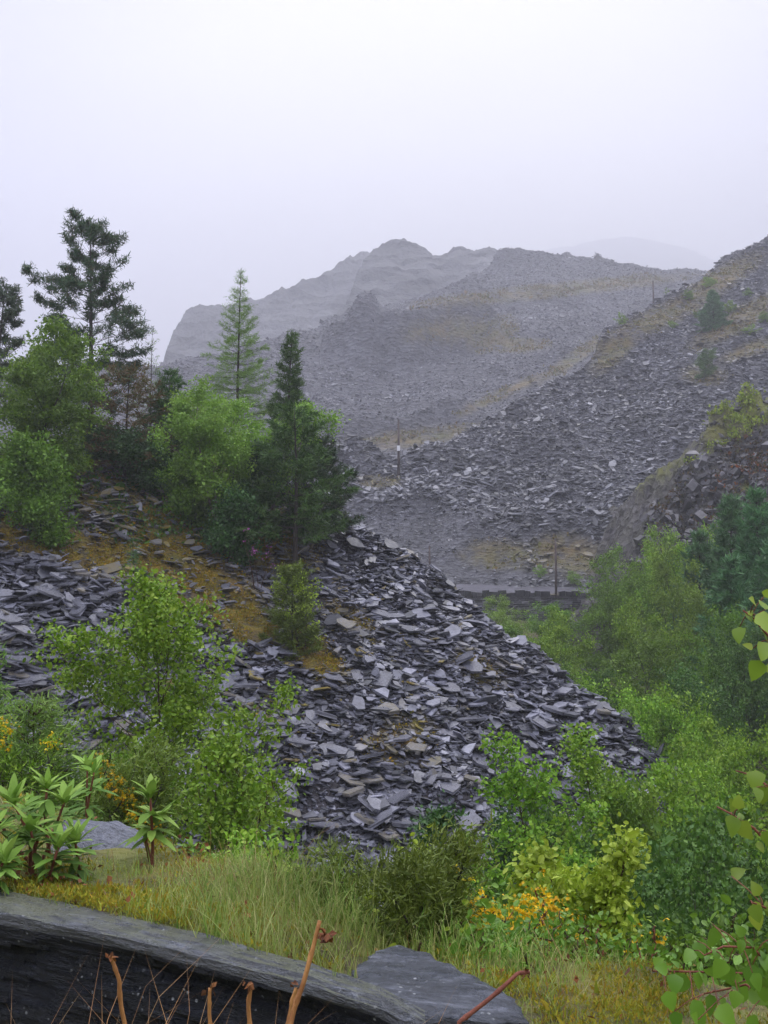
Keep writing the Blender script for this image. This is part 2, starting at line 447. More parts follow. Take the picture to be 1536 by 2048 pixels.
def far_patch(px, py):
    m = np.zeros_like(px)
    for e in ((900, 660, 90, 22, -4), (980, 668, 50, 30, -20), (1100, 582, 240, 14, -6), (800, 880, 170, 16, -8), (1150, 715, 80, 12, -35), (1030, 690, 60, 14, 0), (1000, 790, 90, 9, -25)):
        m = np.maximum(m, ell(px, py, *e[:4], e[4]))
    return m

CRAG = Land(1400, 1090, 70, .3, .95,
            [(1262, 1190), (1282, 1130), (1296, 1070), (1306, 1020), (1322, 975), (1352, 938), (1400, 905), (1436, 868), (1480, 842), (1540, 812), (1700, 730), (2100, 560)],
            back=-.15, amp=1.0, sc=.22, seed=21, rock=1.9, extra=lambda s, x, y: .9 * fbm(x * .9, y * .9, 23, 4, .6))
def crag_top(a, b): return np.clip((955 - (a - 1340) * .52 - b) / 20, 0, 1)
CLIFF = Land(400, 740, 480, 0, .95,
             [(200, 1000), (300, 800), (328, 722), (345, 668), (372, 628), (390, 617), (450, 606), (500, 590), (560, 573), (620, 551), (680, 528), (720, 510), (770, 500), (860, 520), (1000, 600)],
             back=-.2, amp=2.5, sc=.02, seed=31, rock=3.5, extra=lambda s, x, y: 1.8 * fbm(x * .09, y * .05, 33, 4, .6))
KNOB = Land(800, 620, 400, 0, .75,
            [(560, 720), (660, 640), (700, 580), (728, 515), (745, 490), (765, 478), (790, 472), (812, 478), (835, 488), (862, 498), (900, 495), (960, 497), (1010, 501), (1080, 513), (1150, 530), (1250, 560), (1400, 640)],
            back=-.2, amp=1.6, sc=.03, seed=41, rock=1.5, extra=lambda s, x, y: 3.2 * fbm(x * .11, y * .07, 43, 4, .6))
BACKM = Land(760, 620, 1900, 0, .48,
             [(-300, 900), (350, 760), (430, 660), (560, 620), (640, 590), (700, 560), (780, 530), (1000, 505), (1090, 500), (1160, 488), (1250, 476), (1330, 482), (1400, 503), (1480, 526), (1700, 540), (2200, 520)],
             back=-.2, amp=8, sc=.006, seed=51, rock=1.5)

# ------------------------------------------------------------------ ground
def ye(x): return np.interp(x, [-8, -4, -2.5, -1.1, -.5, 0, .6, 1.2, 2.5, 5], [9.5, 8.4, 6.4, 5.1, 4.5, 3.95, 3.8, 3.8, 3.9, 4.0])
BZ = -1.22
F_PX = [(-700, 1672), (-300, 1753), (0, 1818), (250, 1868), (420, 1906), (600, 1954), (760, 2004), (850, 2048)]
B_PX = [(-700, 1635), (-300, 1715), (0, 1775), (250, 1832), (420, 1872), (600, 1922), (760, 1976), (850, 2025)]
FE = np.array([atz(a, b, BZ)[:2] for a, b in F_PX]); BE = np.array([atz(a, b, BZ)[:2] for a, b in B_PX])
def front(x): return np.interp(x, FE[:, 0], FE[:, 1])
def ledge(x, y):
    return (-1.25 - .17 * np.clip((x + .55) / .6, 0, 1) - .07 * np.clip(x - .6, 0, 3) - .03 * np.clip(y - 4, 0, 5) + .09 * fbm(x * 1.3, y * 1.3, 77, 4)
            + .06 * np.clip(-x - 2.2, 0, 3) - .5 * np.clip((front(x) + .17 - y) / .10, 0, 1) * np.clip((.25 - x) / .3, 0, 1))
def ground(x, y):
    x = np.asarray(x, float); y = np.asarray(y, float)
    zl = ledge(x, np.minimum(y, ye(x))) - .85 * np.maximum(0, y - ye(x))
    zf = np.interp(y, [0, 12, 25, 40, 60, 83.5, 84.6, 92, 200, 800], [-9, -9, -9.3, -8.5, -6.5, -4.2, -1.9, -1, 5, 60])
    zf = zf + np.clip(.5 * np.maximum(0, x - (7 + .17 * y)), 0, 14) + .5 * fbm(x * .2, y * .2, 5, 4)
    return np.maximum(zl, zf) + np.clip(.85 * (-1.6 - y), 0, 13) * (1 + .2 * fbm(x * .3, y * .3, 6, 4))  # last term: unseen bank behind the camera, added to shade camera-facing faces

def spaced(a, b, core0, core1, n, m):
    """fine steps between core0 and core1, growing outside"""
    L = core0 - np.geomspace(.4, core0 - a, m)[::-1]; U = core1 + np.geomspace(.4, b - core1, m)
    return np.concatenate([L, np.linspace(core0, core1, n), U])
M_ground = rubble_mat('ground_soil', (.05, .04, .022), (.10, .08, .05), 9, .05, moss=((.24, .21, .05), (.14, .18, .04)))
gx = spaced(-880, 1680, -7, 14, 190, 40); gy = spaced(-58, 2980, -2, 30, 260, 45)
X, Y = np.meshgrid(gx, gy)
o = link('ground', grid_mesh('ground', X, Y, ground(X, Y), M_ground, {'moss': np.clip(1.2 - (Y - ye(X)) * .5, .35, 1)})); tag(o, kind='structure')

def landmesh(name, L, x0, x1, y0, y1, nx, ny, mat, mossf=None):
    X, Y, Z = L.grid(x0, x1, y0, y1, nx, ny)
    px, py = proj(X, Y, Z)
    a = {'moss': mossf(px, py, Y) if mossf else np.zeros_like(X)}
    o = link(name, grid_mesh(name, X, Y, Z, mat, a)); tag(o, kind='structure'); return o
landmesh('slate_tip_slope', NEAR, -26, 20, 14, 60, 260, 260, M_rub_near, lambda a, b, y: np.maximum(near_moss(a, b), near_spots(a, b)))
def mid_moss(px, py, y):
    m = np.zeros_like(px)
    for e in ((1180, 1120, 130, 30, 0), (1120, 1100, 60, 30, 0), (1330, 630, 120, 22, -25), (1480, 640, 110, 22, -30), (1440, 560, 90, 22, -30), (1230, 700, 60, 22, -45),
              (1410, 750, 40, 20, 0), (1500, 700, 60, 14, -20), (1160, 715, 60, 14, -30), (1000, 1110, 70, 26, 0), (760, 965, 40, 12, 0)):
        m = np.maximum(m, ell(px, py, *e[:4], e[4]) * .95)
    return m
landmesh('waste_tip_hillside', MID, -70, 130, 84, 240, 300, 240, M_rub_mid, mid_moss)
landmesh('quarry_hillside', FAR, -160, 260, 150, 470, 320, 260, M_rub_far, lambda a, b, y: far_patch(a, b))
landmesh('crag_hillside', CRAG, 12, 80, 58, 130, 240, 200, M_crag, lambda a, b, y: np.clip(crag_top(a, b) + ell(a, b, 1530, 965, 70, 30, -25) + .15, 0, 1))
landmesh('cliff_mountain', CLIFF, -180, 60, 430, 680, 360, 300, M_mtn)
landmesh('knoll_mountain', KNOB, -80, 260, 340, 600, 400, 300, M_mtn)
landmesh('misty_mountain', BACKM, -860, 1660, 1700, 2950, 260, 220, M_mtn)

# ------------------------------------------------------------------ haze
HAZE = 0.0011
g = Geo()
hv = [(x, y, z) for z in (-45, 900) for y in (-60, 3000) for x in (-900, 1700)]
g.faces(hv, [(0, 2, 3, 1), (4, 5, 7, 6), (0, 1, 5, 4), (2, 6, 7, 3), (0, 4, 6, 2), (1, 3, 7, 5)])
mh = bpy.data.materials.new('haze'); mh.use_nodes = True
nt = mh.node_tree; nt.nodes.clear()
o_ = nt.nodes.new('ShaderNodeOutputMaterial'); pv = nt.nodes.new('ShaderNodeVolumePrincipled')
pv.inputs['Color'].default_value = (.93, .94, 1.0, 1); pv.inputs['Density'].default_value = HAZE; pv.inputs['Anisotropy'].default_value = .2
nt.links.new(pv.outputs[0], o_.inputs['Volume'])
tag(link('haze', g.mesh('haze', mh)), kind='stuff')

# ------------------------------------------------------------------ slate pieces
rng = np.random.default_rng(7)
def slab_template(k, r):
    a = np.sort(r.uniform(0, 1, k) * .85 + np.arange(k)) / k * 2 * math.pi
    rad = r.uniform(.62, 1.2, k)
    x = np.cos(a) * rad; y = np.sin(a) * rad
    top = np.stack([x, y, np.full(k, .5)], 1); bot = np.stack([x * 1.04 + r.uniform(-.05, .05, k), y * 1.04, np.full(k, -.5)], 1)
    f = [tuple(range(k)), tuple(range(2 * k - 1, k - 1, -1))] + [(i, k + i, k + (i + 1) % k, (i + 1) % k) for i in range(k)]
    return np.concatenate([top, bot]), f
def orient(n, normal, tilt, r, down):
    """slab normals scattered round the slope's normal; long side mostly along 'down'"""
    nn = normal + r.normal(0, tilt, (n, 3)); nn /= np.linalg.norm(nn, axis=1, keepdims=True)
    d = down[None] + r.normal(0, .7, (n, 3)); d -= (d * nn).sum(1, keepdims=True) * nn
    return frames(d, nn)
def scatter(L, x0, x1, y0, y1, n, size, keep, seed, tilt, lift, ks=(4, 5, 6, 7), thick=.11, upmix=.7, mossf=None, down=None):
    r = np.random.default_rng(seed)
    x = r.uniform(x0, x1, n); y = r.uniform(y0, y1, n)
    yc = np.interp(x, L.cx, L.cy)
    ok = y < yc + (y1 - y0) * .03
    z = L.H(x, y); px, py = proj(x, y, z)
    s = size(r, n, px, py)
    ok &= (px > -200) & (px < 1736) & (py < 2250) & keep(px, py, r, n)
    x, y, z, s, px, py = (q[ok] for q in (x, y, z, s, px, py)); n = len(x)
    nrm = np.array([-L.p, -L.q, 1.]); nrm /= np.linalg.norm(nrm)
    base = nrm * (1 - upmix) + np.array([0, 0, 1.]) * upmix
    dn = np.array([-L.p, -L.q, -.45]) if down is None else np.array(down)
    Rm = orient(n, base[None], tilt, r, dn)
    asp = r.uniform(.32, .9, n); th = np.maximum(s * r.uniform(.35, 1.3, n) * thick, .02)
    sc = np.stack([s * asp * .5, s * .5, th], 1)
    pos = np.stack([x, y, z + r.uniform(lift[0], lift[1], n) * s], 1)
    mo = mossf(px, py, r, n) if mossf else np.zeros(n)
    return pos, Rm, sc, mo, r
def slabs_mesh(name, pos, Rm, sc, mo, mat, r, ks, nt_=24):
    g = Geo(); at_ = []
    which = r.integers(0, nt_, len(pos))
    for i in range(nt_):
        m = which == i
        tv, tf = slab_template(int(r.choice(ks)), r)
        g.batch(tv, tf, Rm[m], pos[m], sc[m]); at_.append(np.repeat(mo[m], len(tv)))
    return g.mesh(name, mat, {'moss': np.concatenate(at_)})

def near_size(r, n, px, py):
    s = np.exp(r.normal(math.log(.205), .55, n))
    s *= 1 + .45 * ell(px, py, 120, 1300, 260, 170)
    return np.clip(s, .07, .75)
def near_keep(px, py, r, n): return r.uniform(0, 1, n) > near_moss(px, py) * .84 * (.65 + .35 * (py > 1040)) + near_spots(px, py) * .35
def near_m(px, py, r, n): return np.clip(near_moss(px, py) * r.uniform(-.3, 1.0, n) + near_spots(px, py) * r.uniform(-.3, .8, n) + (r.uniform(0, 1, n) > .96) * .9 * ell(px, py, 560, 1330, 420, 260), 0, 1)
pos, Rm, sc, mo, r = scatter(NEAR, -17, 13, 16, 42, 130000, near_size, near_keep, 11, .27, (-.25, .45), thick=.085, upmix=.72, mossf=near_m)
# the 300 largest as seen in the photograph become objects of their own
ppx, ppy = proj(*pos.T)
big = sc[:, 1] * sc[:, 0] / pos[:, 1] ** 2
big[(ppx < 0) | (ppx > 1536) | (ppy < 1050)] = 0
vis = (ppx > 0) & ((ppx > 520) | (ppy < 1560)) & (ppy < 1750) & (ppy > 1060)
order = np.argsort(-big * vis)[:300]
rest = np.ones(len(pos), bool); rest[order] = False
o = link('slate_scree', slabs_mesh('slate_scree', pos[rest], Rm[rest], sc[rest], mo[rest], M_near, r, (4, 5, 6, 7)))
tag(o, 'loose grey slate rubble covering the near waste tip', 'slate rubble', kind='stuff')
sl_meshes = []
for i in range(14):
    k = [5, 6, 7, 6, 5, 7, 8][i % 7]
    tv, tf = slab_template(k, r)
    # two split layers so that the edge shows its cleavage
    a = tv.copy(); a[:, 2] = a[:, 2] * .5 + .22
    b = tv.copy(); b[:, 2] = b[:, 2] * .42 - .28; b[:, :2] = b[:, :2] * r.uniform(.9, 1.04, (len(b), 1)) + r.normal(0, .03, (len(b), 2))
    g = Geo(); g.faces(a, tf); g.faces(b, tf)
    sl_meshes.append(g.mesh('slate_slab', M_near, {'moss': np.full(2 * len(tv), .0 if i % 5 else .35)}))
zones = [(lambda a, b: (a < 480) & (b < 1480), 'broad tilted slate slab in the coarse rubble left of the near young birch', 'coarse slabs at the left of the near tip'),
         (lambda a, b: b < 1250, 'flat slate slab just under the upper edge of the near tip', 'slabs under the edge of the near tip'),
         (lambda a, b: (a > 900), 'grey slate slab low on the right flank of the near tip', 'slabs on the right flank of the near tip'),
         (lambda a, b: (b > 1500), 'large pale slate slab in the heap above the rounded gorse bush', 'slabs at the foot of the near tip'),
         (lambda a, b: True, 'large flat slate slab lying in the middle of the near scree slope', 'slabs in the middle of the near tip')]
from mathutils import Matrix
for q, i in enumerate(order):
    o = bpy.data.objects.new('slate_slab', sl_meshes[q % 14]); COL.objects.link(o)
    mt = np.eye(4); mt[:3, :3] = Rm[i]; mt[:3, 3] = pos[i] + np.array([0, 0, .04])
    o.matrix_world = Matrix(mt.tolist()) @ Matrix.Diagonal((*(sc[i] * np.array([1.05, 1.05, 1.1])), 1))
    for f, lab, grp in zones:
        if f(ppx[i], ppy[i]): tag(o, lab, 'slate slab', grp, 'thing'); break

def mid_size(r, n, px, py):
    s = np.exp(r.normal(math.log(.44), .45, n))
    s *= 1 - .55 * ell(px, py, 860, 1085, 150, 70) - .2 * ell(px, py, 1050, 1150, 200, 40)
    s *= 1 + .6 * ell(px, py, 860, 960, 220, 50) * (r.uniform(0, 1, n) > .6) + .5 * ell(px, py, 1130, 1060, 200, 60) * (r.uniform(0, 1, n) > .8)
    return np.clip(s, .15, 1.5)
pos, Rm, sc, mo, r = scatter(MID, -20, 75, 88, 185, 180000, mid_size, lambda px, py, r, n: r.uniform(0, 1, n) > mid_moss(px, py, 0) * .8 + .75 * ell(px, py, 900, 1150, 160, 28), 13, .3, (-.2, .3), ks=(4, 5, 6), thick=.11, upmix=.7,
                             mossf=lambda px, py, r, n: mid_moss(px, py, 0) * .6)
tag(link('hillside_scree', slabs_mesh('hillside_scree', pos, Rm, sc, mo, M_mid, r, (4, 5, 6))), 'pale slate rubble covering the tip across the valley', 'slate rubble', kind='stuff')
pos, Rm, sc, mo, r = scatter(FAR, -60, 150, 185, 420, 190000, lambda r, n, px, py: np.clip(np.exp(r.normal(math.log(.62), .4, n)), .3, 2), lambda px, py, r, n: (r.uniform(0, 1, n) > far_patch(px, py) * .85) & (px > 250), 15, .4, (-.25, .25), ks=(4, 5), thick=.14, upmix=.65,
                             mossf=lambda px, py, r, n: far_patch(px, py) * .5)
tag(link('quarry_scree', slabs_mesh('quarry_scree', pos, Rm, sc, mo, M_far, r, (4, 5))), 'slate rubble on the misty quarry hillside', 'slate rubble', kind='stuff')

# ------------------------------------------------------------------ vegetation builders
def rdir(r, n): 
    v = r.normal(0, 1, (n, 3)); return v / np.linalg.norm(v, axis=1, keepdims=True)
LEAF_V = [(0, 0, 0), (.34, .45, .06), (0, 1, 0), (-.34, .45, .06)]; LEAF_F = [(0, 1, 2, 3)]
LEAF2_V = [(0, 0, 0), (.24, .22, .05), (.33, .5, .07), (.2, .8, .04), (0, 1, -.04), (-.2, .8, .04), (-.33, .5, .07), (-.24, .22, .05), (0, .5, 0)]
LEAF2_F = [(0, 1, 2, 8), (8, 2, 3, 4), (0, 8, 6, 7), (8, 4, 5, 6)]
NEEDLE_V = [(-.5, 0, 0), (.5, 0, 0), (.12, 1, .05), (-.12, 1, .05)]; NEEDLE_F = [(0, 1, 2, 3)]
def bend(p0, d, L, n, r, wob=.12, lift=0.0):
    """a wandering twig of n+1 points from p0 along d; lift bends it up (+) or down (-)"""
    P = [np.array(p0, float)]; d = np.array(d, float); d /= np.linalg.norm(d)
    for i in range(n):
        d = d + r.normal(0, wob, 3) + np.array([0, 0, lift / n]); d /= np.linalg.norm(d)
        P.append(P[-1] + d * L / n)
    return np.array(P), d
def along(P, t):
    t = t * (len(P) - 1); i = min(int(t), len(P) - 2); f = t - i
    return P[i] * (1 - f) + P[i + 1] * f
def leaves(g, r, anchors, n, spread, size, mi=0, wt=None, wv=1.0, tv=LEAF_V, tf=LEAF_F, width=1.0, upb=.5, smooth=False, dirs=None, dw=0):
    A = np.asarray(anchors); w = np.repeat(np.exp(r.normal(0, wv, len(A) // 5 + 1)), 5)[:len(A)]; w = w if wt is None else w * np.asarray(wt); idx = r.choice(len(A), n, p=w / w.sum())
    pos = A[idx] + r.normal(0, spread, (n, 3)) * np.array([1, 1, .75])
    d = rdir(r, n) + np.array([0, 0, -.15])
    if dirs is not None: d = d + np.asarray(dirs)[idx] * dw
    nn = rdir(r, n) + np.array([0, 0, upb])
    s = size * np.exp(r.normal(0, .25, n))
    g.batch(tv, tf, frames(d, nn), pos, np.stack([s * width, s, s], 1), mi, smooth)

def tree_meshes(wood, crown, name, bmat, lmat):
    return wood.mesh(name + '_trunk', bmat), crown.mesh(name + '_crown', lmat)

def broadleaf(seed, h, rad, nl, ls, bm, lm, stems=1, base=.25, n1=13, n2=6, spread=.16, lean=(0, 0), up=.5, tr=.035, prof=None, twob=.07, width=1.0, wob=.12, wv=.9, fine=False):
    r = np.random.default_rng(seed); W = Geo(); C = Geo(); A = []; WT = []
    for s in range(stems):
        az = r.uniform(0, 6.28); ln = (.0 if stems == 1 else .28)
        d = np.array([math.cos(az) * ln + lean[0], math.sin(az) * ln + lean[1], 1.])
        hh = h * (1 if s == 0 else r.uniform(.65, .95))
        T, _ = bend((math.cos(az) * .08 * (stems > 1), math.sin(az) * .08 * (stems > 1), -.3), d, hh + .3, 10, r, twob, .25)
        R0 = tr * hh * .5 / (stems ** .4)
        tube(W, T, np.linspace(R0, R0 * .12, 11), 7)
        for i in range(n1):
            t = base + (1 - base) * (i + r.uniform(0, 1)) / n1
            p = along(T, t); u = (t - base) / (1 - base)
            L = rad * (prof(u) if prof else (.25 + .85 * math.sin(math.pi * min(1, u * .85 + .12)) ** .8)) * r.uniform(.5, 1.25) / (1 + .12 * (stems - 1))
            a = i * 2.399 + r.uniform(-.4, .4); e = .25 + .8 * u
            B, bd = bend(p, (math.cos(a) * math.cos(e), math.sin(a) * math.cos(e), math.sin(e)), L, 6, r, wob, up)
            rb = max(R0 * (1 - t) * .5, .006)
            tube(W, B, np.linspace(rb, rb * .2, 7), 5)
            for j in range(n2):
                v = .25 + .75 * (j + r.uniform(0, 1)) / n2
                q = along(B, v); dd = bd * .6 + rdir(r, 1)[0] * .9
                Q, _ = bend(q, dd, L * r.uniform(.22, .45) * (1.25 - v * .6), 3, r, .2, up * .5)
                tube(W, Q, np.linspace(rb * .25 + .002, .002, 4), 3)
                for z in (.35, .7, 1.0): A.append(along(Q, z)); WT.append(L)
            A.append(B[-1]); WT.append(L)
        A.append(T[-1]); A.append(T[-2]); WT += [rad * .12] * 2
    leaves(C, r, A, nl, spread, ls, width=width, wt=WT, wv=wv, tv=LEAF2_V if fine else LEAF_V, tf=LEAF2_F if fine else LEAF_F)
    return W, C

def conifer(seed, h, rad, style, bm=None, lm=None, whorls=22, per=6, base=.08, prof=None, droop=-.25, needles=9000, nl=.11, nw=.22, tr=.018, tuft=False, side=None, twigs=7, curve=.5):
    """prof(u) = reach of the branches at height fraction u; side(u, az) optional factor"""
    r = np.random.default_rng(seed); W = Geo(); C = Geo(); A = []; D = []; WT = []
    T, _ = bend((0, 0, -.3), (0, 0, 1), h + .3, 12, r, .012, .1)
    R0 = tr * h
    tube(W, T, np.linspace(R0, R0 * .08, 13), 8)
    for i in range(whorls):
        u = (i + r.uniform(-.3, .3)) / whorls; u = min(max(u, 0), .985); t = base + (1 - base) * u
        p = along(T, t)
        for k in range(per):
            a = k * 2 * math.pi / per + i * 1.3 + r.uniform(-.35, .35)
            L = rad * (prof(u) if prof else (1 - u) ** .8 + .04) * r.uniform(.65, 1.12)
            if side: L *= side(u, a)
            if L < .05: L = .05
            e = droop * (1 - u) + .65 * u
            B, bd = bend(p, (math.cos(a) * math.cos(e), math.sin(a) * math.cos(e), math.sin(e)), L, 6, r, .07 if not tuft else .12, curve)
            rb = max(R0 * (1 - t) * .22, .006)
            tube(W, B, np.linspace(rb, rb * .2, 7), 4)
            m = max(3, int(twigs * min(1.4, L / rad + .3)))
            for j in range(m):
                v = .22 + .78 * (j + r.uniform(0, 1)) / m if not tuft else .45 + .55 * (j + r.uniform(0, 1)) / m
                q = along(B, v); sgn = 1 if j % 2 else -1
                sd = np.cross(bd, (0, 0, 1)) * sgn
                dd = bd * .7 + sd * .8 + np.array([0, 0, -.1 if not tuft else .35]) + r.normal(0, .15, 3)
                Q, qd = bend(q, dd, max(.08, L * r.uniform(.2, .38) * (1.3 - v)), 3, r, .12, .1 if not tuft else .5)
                tube(W, Q, np.linspace(rb * .2 + .002, .002, 4), 3)
                if tuft:
                    for z in (.6, 1.0): A.append(along(Q, z)); D.append(qd); WT.append(L)
                else:
                    for z in (.2, .4, .6, .8, 1.0): A.append(along(Q, z)); D.append(qd); WT.append(L)
            for z in ((.35, .5, .65, .8, .9, 1.) if not tuft else (.85, 1.)): A.append(along(B, z)); D.append(bd); WT.append(L)
    A.append(T[-1]); D.append(np.array([0, 0, 1.])); WT.append(rad * .1); WT = np.array(WT) ** .85
    leaves(C, r, A, needles, .05 if not tuft else .075, nl, tv=NEEDLE_V, tf=NEEDLE_F, width=nw, upb=.6, wt=WT, wv=.6, dirs=D, dw=1.2 if not tuft else .5)
    return W, C

def plant(name, label, cat, meshes, mats, loc, rz=0, sc=1, group=None, parts=('trunk', 'crown')):
    t = thing(name, label, cat, tuple(loc), rz, group, sc)
    for nm, me in zip(parts, meshes): link(nm, me, t)
    return t
def foot(px, py_top, y, H):
    """place by the top as photographed: x from the pixel column, height from the top row"""
    p = at(px, py_top, y); z = float(H(p[0], y)); return (p[0], y, z), p[2] - z
def G(x, y): return float(np.max([ground(np.array([x]), np.array([y]))[0], NEAR.H(np.array([x]), np.array([y]))[0] if y > 15 else -99]))

# ---------------- trees on top of the near tip
def table(rows):
    us = [a[0] for a in rows]; L = [a[1] for a in rows]; Rr = [a[2] for a in rows]
    def side(u, a):
        c = math.cos(a); l = np.interp(u, us, L); q = np.interp(u, us, Rr); m = np.interp(u, us, [min(x, 1.3) for x in [(i + j) / 2 for i, j in zip(L, Rr)]])
        w = abs(c) ** 1.2
        return (q if c > 0 else l) * w + m * (1 - w)
    return side
loc, h = foot(188, 428, 38, G)
W, C = conifer(101, h * .93, 1.0, 'pine', whorls=17, per=6, base=.30, prof=lambda u: 1, droop=.02, needles=34000, nl=.13, nw=.24, tr=.016, tuft=True, twigs=10, curve=.2,
               side=table([(0, 1.2, 1.2), (.12, 1.9, 2.0), (.24, 1.6, 2.3), (.33, 2.0, 2.6), (.38, 1.8, 3.2), (.44, 2.4, 1.6), (.53, 3.1, 1.5), (.62, 1.6, 1.4), (.70, 1.4, 1.9), (.76, 1.1, 2.1), (.82, 1.5, 1.2), (.90, 1.5, 1.1), (.96, 1.1, .9), (1, .5, .5)]))
plant('pine_tree', 'tall Scots pine with bare lower trunk and layered dark branches, tallest tree at the left', 'tree', (W.mesh('pine_trunk', B_dark), C.mesh('pine_crown', L_pine)), None, loc)
loc, h = foot(-8, 560, 40, G)
W, C = conifer(102, h, 1.0, 'pine', whorls=16, per=5, base=.3, prof=lambda u: 1, droop=.05, needles=15000, nl=.13, nw=.26, tuft=True, twigs=7,
               side=table([(0, 1, 1), (.3, 1.4, 1.3), (.6, 1.3, 1.1), (.8, 1, .9), (1, .3, .3)]))
plant('pine_tree', 'dark pine cut off by the left edge of the photo', 'tree', (W.mesh('pine_trunk', B_dark), C.mesh('pine_crown', L_pine)), None, loc)
loc, h = foot(478, 538, 41, G)
W, C = conifer(103, h, 2.0, 'larch', whorls=26, per=6, base=.22, prof=lambda u: (1 - u) ** .95 + .01, droop=-.12, needles=30000, nl=.09, nw=.16, tr=.011, curve=.22, twigs=8)
plant('larch_tree', 'pale green conical larch rising above the leafy trees', 'tree', (W.mesh('larch_trunk', B_dark), C.mesh('larch_crown', L_larch)), None, loc)
loc, h = foot(574, 662, 39, G)
W, C = conifer(104, h, 1.1, 'spruce', whorls=20, per=6, base=.12, prof=lambda u: .15 + .95 * (1 - u) ** .7, droop=.1, needles=17000, nl=.13, nw=.2, curve=.35, twigs=7)
plant('pine_tree', 'dark narrow pine right of the larch', 'tree', (W.mesh('pine_trunk', B_dark), C.mesh('pine_crown', L_pineg)), None, loc)
loc, h = foot(592, 815, 33.5, G); 
W, C = conifer(105, h, 2.05, 'pine', whorls=13, per=5, base=.3, prof=lambda u: (.95 * (1 - u) ** .6 + .12), droop=.0, needles=21000, nl=.13, nw=.2, curve=.22, twigs=8)
plant('pine_tree', 'broad dark pine with visible lower trunk on the slate edge', 'tree', (W.mesh('pine_trunk', B_dark), C.mesh('pine_crown', L_pineg)), None, loc)
loc, h = foot(640, 885, 36, G)
W, C = conifer(106, h, 1.6, 'pine', whorls=13, per=6, base=.1, prof=lambda u: .95 * (1 - u) ** .5 + .12, droop=.15, needles=18000, nl=.13, nw=.2, curve=.6, twigs=7)
plant('pine_tree', 'low bushy dark pine behind the broad pine, hanging over the scree edge', 'tree', (W.mesh('pine_trunk', B_dark), C.mesh('pine_crown', L_pine)), None, loc)
loc, h = foot(336, 745, 37, G)
W, C = conifer(107, h, 1.3, 'spruce', whorls=16, per=6, base=.05, droop=.0, needles=16000, nl=.13, nw=.2, curve=.5, twigs=6, prof=lambda u: (1 - u) ** .6 + .08)
plant('pine_tree', 'small dark pine in the gap between tall pine and larch', 'tree', (W.mesh('pine_trunk', B_dark), C.mesh('pine_crown', L_pineg)), None, loc)
loc, h = foot(252, 735, 36, G)
W, C = conifer(108, h, 1.9, 'pine', whorls=12, per=5, base=.15, droop=-.1, needles=9000, nl=.14, nw=.22, curve=.2, twigs=6, prof=lambda u: (1 - u) ** .5 + .1)
plant('conifer_tree', 'rusty brown half-dead conifer beside the tall pine trunk', 'tree', (W.mesh('conifer_trunk', B_dark), C.mesh('conifer_crown', L_rust)), None, loc)
loc, h = foot(303, 655, 38, G)
W, C = conifer(109, h, .9, 'larch', whorls=14, per=4, base=.2, droop=.1, needles=1500, nl=.09, nw=.16, tr=.009, curve=.3, twigs=4)
plant('larch_tree', 'thin nearly bare young larch right of the tall pine', 'tree', (W.mesh('larch_trunk', B_dark), C.mesh('larch_crown', L_willow)), None, loc)

def bl(name, label, px, py, y, seed, rad, nl, ls, bm, lm, H=G, group=None, **k):
    loc, h = foot(px, py, y, H)
    W, C = broadleaf(seed, h * .97, rad, nl, ls, bm, lm, **k)
    return plant(name, label, 'shrub' if 'shrub' in name or 'bush' in name else 'tree', (W.mesh('trunk', bm), C.mesh('crown', lm)), None, loc, group=group)
bl('leafy_tree', 'big green leafy tree filling the left edge under the pines', 35, 690, 32.5, 201, 2.6, 26000, .10, B_dark, L_mid, stems=3, base=.12, n1=13, n2=7, spread=.16, up=.1)
bl('leafy_tree', 'bright green leafy tree in front of the tall pine trunk base', 118, 680, 34, 202, 2.0, 15000, .09, B_dark, L_birch, stems=2, base=.15, n1=12, n2=6, spread=.15, up=.1)
bl('leafy_shrub', 'round leafy shrub low under the big tree at the left edge', 95, 890, 31, 203, 1.7, 17000, .10, B_dark, L_mid, stems=4, base=.05, n1=9, n2=6, spread=.2)
bl('birch_tree', 'pale green birch with thin white forked trunk below the larch', 455, 785, 33.5, 204, 1.9, 20000, .085, B_birch, L_willow, stems=3, base=.32, n1=12, n2=7, spread=.15, up=.1)
bl('birch_tree', 'light green round crowned birch between larch and dark pine', 520, 800, 35, 205, 1.7, 13000, .085, B_birch, L_willow, stems=2, base=.3, n1=12, n2=6, spread=.15, up=.1)
bl('birch_tree', 'slender birch behind the small dark pine left of the larch', 385, 800, 36.5, 206, 1.3, 8000, .085, B_dark, L_willow, stems=2, base=.3, n1=11, n2=6, spread=.17)
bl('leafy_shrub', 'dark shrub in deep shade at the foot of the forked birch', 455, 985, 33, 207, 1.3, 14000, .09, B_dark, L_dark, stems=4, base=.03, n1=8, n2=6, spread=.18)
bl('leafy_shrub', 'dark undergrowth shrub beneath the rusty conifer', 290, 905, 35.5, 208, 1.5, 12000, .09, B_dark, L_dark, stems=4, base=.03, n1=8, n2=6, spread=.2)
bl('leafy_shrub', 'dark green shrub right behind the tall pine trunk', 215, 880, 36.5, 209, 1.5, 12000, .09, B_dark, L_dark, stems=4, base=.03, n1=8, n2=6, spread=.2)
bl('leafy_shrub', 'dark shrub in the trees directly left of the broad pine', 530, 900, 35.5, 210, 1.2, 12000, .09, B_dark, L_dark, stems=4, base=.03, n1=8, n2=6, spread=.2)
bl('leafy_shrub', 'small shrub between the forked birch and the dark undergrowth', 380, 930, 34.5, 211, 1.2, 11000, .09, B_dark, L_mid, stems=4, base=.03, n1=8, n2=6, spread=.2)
loc, h = foot(585, 1130, 29.8, G)
